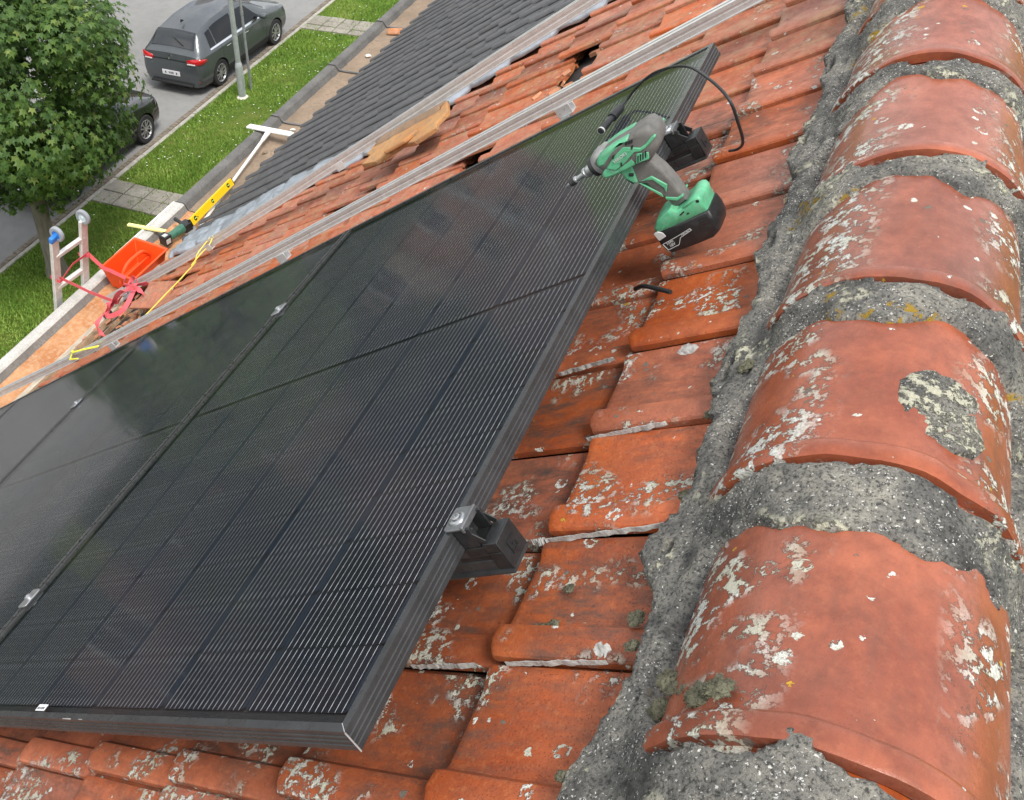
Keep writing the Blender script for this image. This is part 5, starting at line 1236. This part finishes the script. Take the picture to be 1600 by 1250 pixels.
# cut the wheel arches once, on the shared body mesh
tmp_b = bpy.data.objects.new('tmp_body', body_me); tmp_c = bpy.data.objects.new('tmp_cut', cut_me); C.objects.link(tmp_b); C.objects.link(tmp_c)
bo = tmp_b.modifiers.new('b', 'BOOLEAN'); bo.object = tmp_c; bo.operation = 'DIFFERENCE'; bo.solver = 'EXACT'
dg = bpy.context.evaluated_depsgraph_get(); body_cut = bpy.data.meshes.new_from_object(tmp_b.evaluated_get(dg)); body_cut.name = 'car_body'
bpy.data.objects.remove(tmp_b); bpy.data.objects.remove(tmp_c); bmc.free()
body_cut.polygons.foreach_set('use_smooth', [True] * len(body_cut.polygons)); body_cut.set_sharp_from_angle(angle=math.radians(28))
def car(M, label, paint, detail=True):
    r = thing('parked_car', M, label, 'car', 'cars parked along the kerb')
    body_ = bpy.data.objects.new('body', body_cut.copy()); C.objects.link(body_); body_.parent = r; body_.data.materials.clear(); body_.data.materials.append(paint)
    MB().box(-1.9, 1.9, -.60, .60, .20, .62).build('underbody', m_trim, r)
    for x in (-1.30, 1.32):
        for s in (-1, 1):
            w = bpy.data.objects.new('wheel', None); C.objects.link(w); w.parent = r; w.location = (x, s * .782, .318); w.rotation_euler = (0, random.uniform(0, 1), 0 if s < 0 else PI)
            link('tyre', ty_me, m_tyre, w); link('rim', rim_me, m_rimm, w); link('brake_disc', disc_me, m_trim, w)
    for s in (-1, 1):
        patch('quarter_window', -1.60, -1.30, 5.14, 5.84, s, .005, m_cglass, r, 6, 8, lambda j: .06 + .10 * j, lambda j: .05 * j)
        patch('rear_door_window', -1.26, -.36, 5.14, 5.86, s, .005, m_cglass, r, 10, 8, lambda j: .05 * j)
        patch('front_door_window', -.29, .74, 5.14, 5.86, s, .005, m_cglass, r, 12, 8, None, lambda j: -.42 * j)
        patch('window_trim', -1.56, .80, 5.00, 5.12, s, .007, m_chrome, r, 30, 3)
        patch('door_gap', -.334, -.322, 1.2, 5.0, s, .0015, m_trim, r, 2, 16); patch('door_gap', -1.13, -1.118, 2.8, 5.0, s, .0015, m_trim, r, 2, 12); patch('door_gap', .86, .872, 1.2, 4.9, s, .0015, m_trim, r, 2, 16)
        for x in (-.95, -.13): MB().bar((x, s * .896, .835), (x + .19, s * .896, .830), .016, .020, (0, 0, 1)).build('door_handle', m_chrome, r, .006)
        patch('sill', -.95, .95, 0.9, 1.7, s, .006, m_trim, r, 12, 4)
        MB().lathe([(.0001, -.11), (.06, -.10), (.085, -.04), (.085, .04), (.06, .10), (.0001, .11)], Matrix.Translation((.62, s * .985, 1.0)) @ Matrix.Rotation(PI / 2, 4, 'X') @ Matrix.Scale(.75, 4, (0, 1, 0)), 16).build('wing_mirror', paint, r)
        b = MB(); pts = [(-1.80, .886), (-1.92, .880), (-2.00, .868), (-2.055, .835), (-2.088, .775), (-2.106, .66), (-2.118, .50)]
        zz = [(.800, .865), (.790, .895), (.785, .915), (.785, .925), (.785, .925), (.785, .915), (.790, .880)]
        vs = []
        for (x, y), (za, zb) in zip(pts, zz):
            for z in (za, (za + zb) / 2, zb): vs.append((x - .022 + .030 * (z - .79) / .13 * (1 if x < -2.03 else 0), (y + .004) * s, z))
        b.add(vs, [(i * 3 + k, i * 3 + k + 1, i * 3 + k + 4, i * 3 + k + 3) for i in range(6) for k in range(2)]); o = b.build('tail_light', m_redl, r); o.modifiers.new('t', 'SOLIDIFY').thickness = .012
        MB().bar((-2.146, s * .52, .800), (-2.126, s * .74, .797), .012, .028, (0, 0, 1)).build('tail_light_strip', m_whl, r, .003)
        MB().bar((-2.140, s * .50, .375), (-2.098, s * .80, .385), .010, .022, (0, 0, 1)).build('reflector', m_redl, r, .002)
        b = MB(); b.grid(6, 5, lambda i, j: (1.86 + .20 * i, s * (.835 - .30 * i ** 1.6), .62 + .12 * j + .03 * (1 - i))); o = b.build('headlight', m_whl, r)
    top_patch('rear_screen', -1.940, -1.660, 6.30, .016, m_rglass, r); top_patch('windscreen', .32, 1.03, 6.15, .006, m_cglass, r)
    MB().bar((-2.155, -.26, .525), (-2.155, .26, .525), .115, .012, (1, 0, 0)).build('licence_plate', m_paper, r, .003)
    lp = MB(); rr = random.Random(2)
    for k in range(7):
        if k in (1, 5): continue
        lp.box(-2.1635, -2.1615, -.18 + k * .054, -.18 + k * .054 + .012, .50, .55); lp.box(-2.1635, -2.1615, -.166 + k * .054, -.166 + k * .054 + .016, rr.choice((.50, .522, .542)), .552)
    tag(lp.build('plate_characters', m_trim, r, smooth=0), kind='stuff')
    MB().bar((-2.166, -.62, .285), (-2.166, .62, .285), .05, .085, (1, 0, 0)).build('rear_valance', m_trim, r, .015)
    patch('hatch_gap', -2.120, -2.114, 5.0, 8, 1, .004, m_trim, r, 2, 8); patch('hatch_gap', -2.120, -2.114, 5.0, 8, -1, .004, m_trim, r, 2, 8)
    MB().bar((-2.135, -.56, .705), (-2.135, .56, .705), .012, .012, (1, 0, 0)).build('hatch_crease', m_chrome if paint is m_paint_g else m_trim, r)
    Mb = Matrix.Translation((-2.108, 0, .885)) @ Matrix.Rotation(math.radians(-72), 4, 'Y')
    eb = MB(); eb.lathe([(.050, -.004), (.058, -.004), (.058, .006), (.050, .006)], Mb, 24, True); eb.build('badge_ring', m_chrome, r)
    eb = MB()
    for a_, c2 in (((.045, -.026), (-.002, -.008)), ((-.002, -.008), (.020, .0)), ((.020, .0), (-.002, .008)), ((-.002, .008), (.045, .026)), ((.0, -.045), (-.040, -.016)), ((-.040, -.016), (-.006, .0)), ((-.006, .0), (-.040, .016)), ((-.040, .016), (.0, .045))):
        eb.bar(Mb @ Vector((a_[0], a_[1], .003)), Mb @ Vector((c2[0], c2[1], .003)), .008, .006, (1, 0, 0))
    eb.build('badge_emblem', m_chrome, r)
    MB().prism([(-1.47, 1.468), (-1.33, 1.474), (-1.42, 1.53), (-1.455, 1.532)], lambda a, c_, h: Vector((a, h, c_)), -.012, .012).build('roof_antenna', m_trim, r, .003)
    MB().bar((-1.955, -.30, 1.150), (-1.86, .02, 1.285), .014, .014, (1, 0, .5)).build('rear_wiper', m_trim, r)
    return r
def car_at(x, y, yaw): return Matrix.Translation((x, y, 0.0)) @ Matrix.Rotation(PI / 2 + yaw, 4, 'Z') @ Matrix.Diagonal((.91, .95, .96, 1))
car(car_at(-13.03, 18.22, math.radians(-2)), 'dark grey hatchback parked behind the galvanised lamp post', m_paint_g)
car(car_at(-13.17, 12.93, math.radians(-1)), 'black car parked at the kerb, half hidden by the tree', m_paint_k)

# ------------------------------------------------------------------ posts on the verge
m_galv = plain('galvanised steel', (0.50, 0.53, 0.55), 0.45, 0.55, var=0.18, scale=10, bump=0.0006, bscale=60)
m_galvd = plain('dull grey steel', (0.30, 0.31, 0.32), 0.5, 0.5, var=0.15, scale=10)
lp_ = thing('lamp_post', world_at(-11.36, 16.45, .06), 'galvanised lamp post with thicker base section standing in the verge', 'lamp post')
MB().lathe([(.0001, 0), (.085, 0), (.085, .74), (.080, .80), (.060, .86), (.0001, .86)], None, 24).build('base_section', m_galv, lp_)
MB().lathe([(.0001, .80), (.058, .80), (.045, 7.2), (.0001, 7.2)], None, 24).build('shaft', m_galv, lp_)
MB().lathe([(.0001, 0), (.130, 0), (.130, .05), (.1, .075), (.0001, .075)], None, 24).build('ground_collar', m_plaster, lp_)
MB().box(.082, .089, -.04, .04, .30, .60).build('access_door', m_galv, lp_, .003)
MB().tube(bez([(0, 0, 7.15), (0, 0, 7.6), (-.35, 0, 7.9), (-1.0, 0, 8.0)], 24), .032, 10).build('arm', m_galv, lp_); MB().box(-1.5, -.95, -.09, .09, 7.95, 8.06).build('lantern', m_galvd, lp_, .03, 3)
sp_ = thing('sign_post', world_at(-11.39, 16.87, .06), 'thin dark grey post beside the lamp post', 'post')
MB().lathe([(.0001, 0), (.030, 0), (.030, 3.1), (.024, 3.12), (.0001, 3.12)], None, 16).build('pole', m_galvd, sp_)
MB().lathe([(.030, 1.72), (.036, 1.72), (.036, 1.80), (.030, 1.80)], None, 16, True).build('clip', m_galvd, sp_)
# ------------------------------------------------------------------ trees
def leaf_mat(name, cols):
    t = NT(name); p = t.pos(); g_ = t.n('ShaderNodeNewGeometry')
    rnd = g_.outputs['Random Per Island']
    c = t.cramp(rnd, [(0.0, cols[0]), (0.5, cols[1]), (0.9, cols[2]), (1.0, cols[3])])
    c = t.mix(t.ramp(t.noise(p, 2.3, 3), 0.35, 0.65, 0, 0.45), c, cols[0])
    t.set(color=c, rough=0.5, spec=0.35)
    tr = t.n('ShaderNodeBsdfTranslucent'); t.put(tr.inputs['Color'], t.mix(0.5, c, (0.16, 0.30, 0.03))); m = t.n('ShaderNodeMixShader'); m.inputs[0].default_value = 0.35
    t.t.links.new(t.b.outputs[0], m.inputs[1]); t.t.links.new(tr.outputs[0], m.inputs[2]); t.t.links.new(m.outputs[0], t.out.inputs['Surface']); return t.m
m_leaf = leaf_mat('maple leaf', ((0.046, 0.100, 0.022), (0.085, 0.165, 0.034), (0.150, 0.240, 0.050), (0.27, 0.33, 0.08)))
m_leaf2 = leaf_mat('far tree leaf', ((0.022, 0.048, 0.015), (0.038, 0.078, 0.022), (0.055, 0.10, 0.03), (0.09, 0.14, 0.04)))
def bark():
    t = NT('tree bark'); p = t.objco(); a = t.noise(t.scale(p, (14, 14, 3)), 1, 6, 0.65)
    t.set(color=t.mix(t.ramp(a, 0.3, 0.7), (0.115, 0.100, 0.078), (0.26, 0.235, 0.19)), rough=0.95, normal=t.bump(a, 0.02)); return t.m
m_bark = bark()
LEAF = []
for a_, l_ in ((-150, .12), (-112, .52), (-88, .36), (-48, .84), (-24, .46), (0, 1.0), (24, .46), (48, .84), (88, .36), (112, .52), (150, .12)):
    a = math.radians(a_); LEAF.append((l_ * math.sin(a), l_ * math.cos(a)))
def tree(base, clear, rc, rz, n, size, seed, label, mat, lobes=34, top=None):
    rt = random.Random(seed); r = thing('broadleaf_tree', Matrix.Translation(base), label, 'tree')
    zc = clear + rz * .88
    path = [(0, 0, -.1), (0.01, 0, .25), (.0, .02, clear * .6), (.02, .03, clear), (.03, .0, zc)]
    MB().tube(path, [.24, .165, .14, .135, .06], 14).build('trunk', m_bark, r)
    for k in range(9):
        a = k * 2.4 + seed; zz = clear * .95 + (zc - clear) * k / 9
        e = Vector((rc * .75 * math.cos(a), rc * .75 * math.sin(a), zz + rz * .45)); MB().tube(bez([(0, 0, zz), (e.x * .4, e.y * .4, zz + .25 * rz), e], 12), [.06 - .045 * i / 12 for i in range(13)], 7).build('limb', m_bark, r)
    clumps = []
    for k in range(lobes):
        f_ = (k + .5) / lobes; ph = math.acos(1 - 2 * f_); th = k * 2.39996 + rt.uniform(-.3, .3)
        d = Vector((math.sin(ph) * math.cos(th), math.sin(ph) * math.sin(th), math.cos(ph))); s = rt.uniform(.66, .90)
        clumps.append((Vector((d.x * rc * s, d.y * rc * s, zc + d.z * rz * s)), rt.uniform(.28, .44) * rc, d))
    clumps += [(Vector((rt.gauss(0, .3) * rc, rt.gauss(0, .3) * rc, zc + rt.gauss(0, .3) * rz)), .45 * rc, Vector((0, 0, 1))) for _ in range(6)]
    b = MB(); vs = []; fs = []; nl = len(LEAF)
    for i in range(n):
        c0, cr_, cd = clumps[rt.randrange(len(clumps))]
        q = Vector((rt.gauss(0, 1), rt.gauss(0, 1), rt.gauss(0, 1))).normalized(); rad = cr_ * (0.55 + 0.45 * rt.random() ** .5) * (1 + .25 * noise.noise(q * 2.2 + c0))
        P = c0 + Vector((q.x, q.y, q.z * .72)) * rad
        nrm = (q * .75 + cd * .45 + Vector((rt.gauss(0, .35), rt.gauss(0, .35), .75 + rt.gauss(0, .3)))).normalized()
        out = (Vector((P.x, P.y, 0)).normalized() + Vector((rt.gauss(0, .5), rt.gauss(0, .5), -.55))); tdir = (out - nrm * out.dot(nrm)).normalized(); sd = tdir.cross(nrm)
        s = size * rt.uniform(.55, 1.3); o = len(vs)
        for (x, y) in LEAF: vs.append(P + sd * x * s + tdir * y * s - nrm * (.22 * abs(x) + .16 * max(0, y) ** 2) * s)
        fs.append(tuple(range(o, o + nl)))
    b.add(vs, fs); b.build('crown', mat, r, smooth=0, recalc=False); return r
tree((-10.98, 9.44, .08), 1.72, 1.98, 2.25, 28000, .092, 5, 'dense green maple tree with grey trunk on the front lawn', m_leaf, 46)

# ------------------------------------------------------------------ across the street: unseen houses, hedge and trees, added to darken the panel reflections
sheet('far_pavement', -21.0, -18.75, -60, 90, .10, m_road)
fk = tag(MB().box(-18.75, -18.60, -60, 90, -.05, .13).build('far_kerb', m_kerb, None, smooth=0), kind='structure')
def hedge(x, y0, y1, h, lab, seed):
    rt = random.Random(seed); r = thing('hedge', world_at(x, (y0 + y1) / 2, 0), lab, 'hedge'); b = MB(); vs = []; fs = []
    for i in range(int((y1 - y0) * 260)):
        q = rt.random(); yy = rt.uniform(y0, y1) - (y0 + y1) / 2
        if q < .55: P = Vector((.42 + rt.gauss(0, .05), yy, rt.uniform(.05, h)))
        else: P = Vector((rt.uniform(-.42, .42), yy, h + rt.gauss(0, .05)))
        a = Vector((rt.gauss(0, 1), rt.gauss(0, 1), rt.gauss(0, 1))).normalized() * .07; c_ = a.orthogonal().normalized() * .05; o = len(vs); vs += [P - a, P + c_, P + a, P - c_]; fs.append((o, o + 1, o + 2, o + 3))
    b.add(vs, fs); b.build('foliage', m_leaf2, r, smooth=0, recalc=False); MB().box(-.36, .36, (y0 - y1) / 2, (y1 - y0) / 2, 0, h - .05).build('core', m_leaf2, r)
hedge(-21.6, -12, 9, 2.1, 'unseen hedge added across the street to darken the panel reflections, near stretch', 1); hedge(-21.6, 10.5, 44, 2.1, 'unseen hedge added across the street to darken the panel reflections, far stretch', 2)  # added hedge, tall enough to keep bright lawn out of the panel reflections
m_rtile = plain('brown roof tile far', (0.12, 0.075, 0.055), 0.8, var=0.3, scale=3)
m_wfr = plain('white window frame', (0.75, 0.75, 0.73), 0.5)
def far_house(y0, y1, lab, brick):  # guessed houses, put in only for the panels to mirror
    r = thing('brick_house', world_at(-30, (y0 + y1) / 2, 0), lab, 'house', 'unseen houses added across the street for the panel reflections'); w = (y1 - y0) / 2
    MB().box(-4, 4, -w, w, 0, 5.4).build('wall', brick, r)
    b = MB(); b.prism([(-4.5, 5.2), (4.5, 5.2), (4.5, 5.45), (0, 9.3), (-4.5, 5.45)], lambda a, c_, h: Vector((a, h, c_)), -w - .1, w + .1); b.build('roof', m_rtile, r)
    for z in (1.0, 3.5):
        for y in (-w * .55, 0, w * .55):
            if z < 2 and y == 0:
                MB().box(3.98, 4.05, -.5, .5, .05, 2.2).build('door', m_trim, r); continue
            wf = MB(); wf.box(4.0, 4.06, y - .8, y + .8, z, z + 1.4); wo = wf.build('window', m_wfr, r); MB().box(4.055, 4.075, y - .72, y - .03, z + .08, z + 1.32).build('pane', m_cglass, wo); MB().box(4.055, 4.075, y + .03, y + .72, z + .08, z + 1.32).build('pane', m_cglass, wo)
m_brick2 = plain('brown brick far', (0.19, 0.105, 0.075), 0.9, var=0.25, scale=8); m_brick3 = plain('buff brick far', (0.30, 0.22, 0.15), 0.9, var=0.2, scale=8)
for k, (a_, b_) in enumerate(((-16, -6.5), (-6, 3), (3.5, 12), (12.5, 21), (21.5, 31), (31.5, 42))):
    far_house(a_, b_, ['first', 'second', 'third', 'fourth', 'fifth', 'sixth'][k] + ' unseen brick house added across the street for the panel reflections', (m_brick2, m_brick3, m_brick)[k % 3])
tree((-23.4, 3.2, 0), 1.8, 2.2, 2.8, 2600, .34, 8, 'young tree added unseen across the street for the panel reflections, left one', m_leaf2, 30)  # these trees are invented, so the panels mirror dark foliage
tree((-24.8, 24.0, 0), 2.2, 3.0, 3.8, 3000, .38, 12, 'broad tree added unseen across the street to darken the panel reflections, farthest one', m_leaf2, 30)
tree((-24.0, -4.0, 0), 2.0, 2.7, 3.4, 2800, .36, 13, 'tree added unseen across the street to darken the panel reflections, nearest one', m_leaf2, 30)
tree((-24.2, 13.5, 0), 2.0, 2.9, 3.6, 3000, .36, 9, 'taller tree added unseen across the street for the panel reflections, right one', m_leaf2, 30)
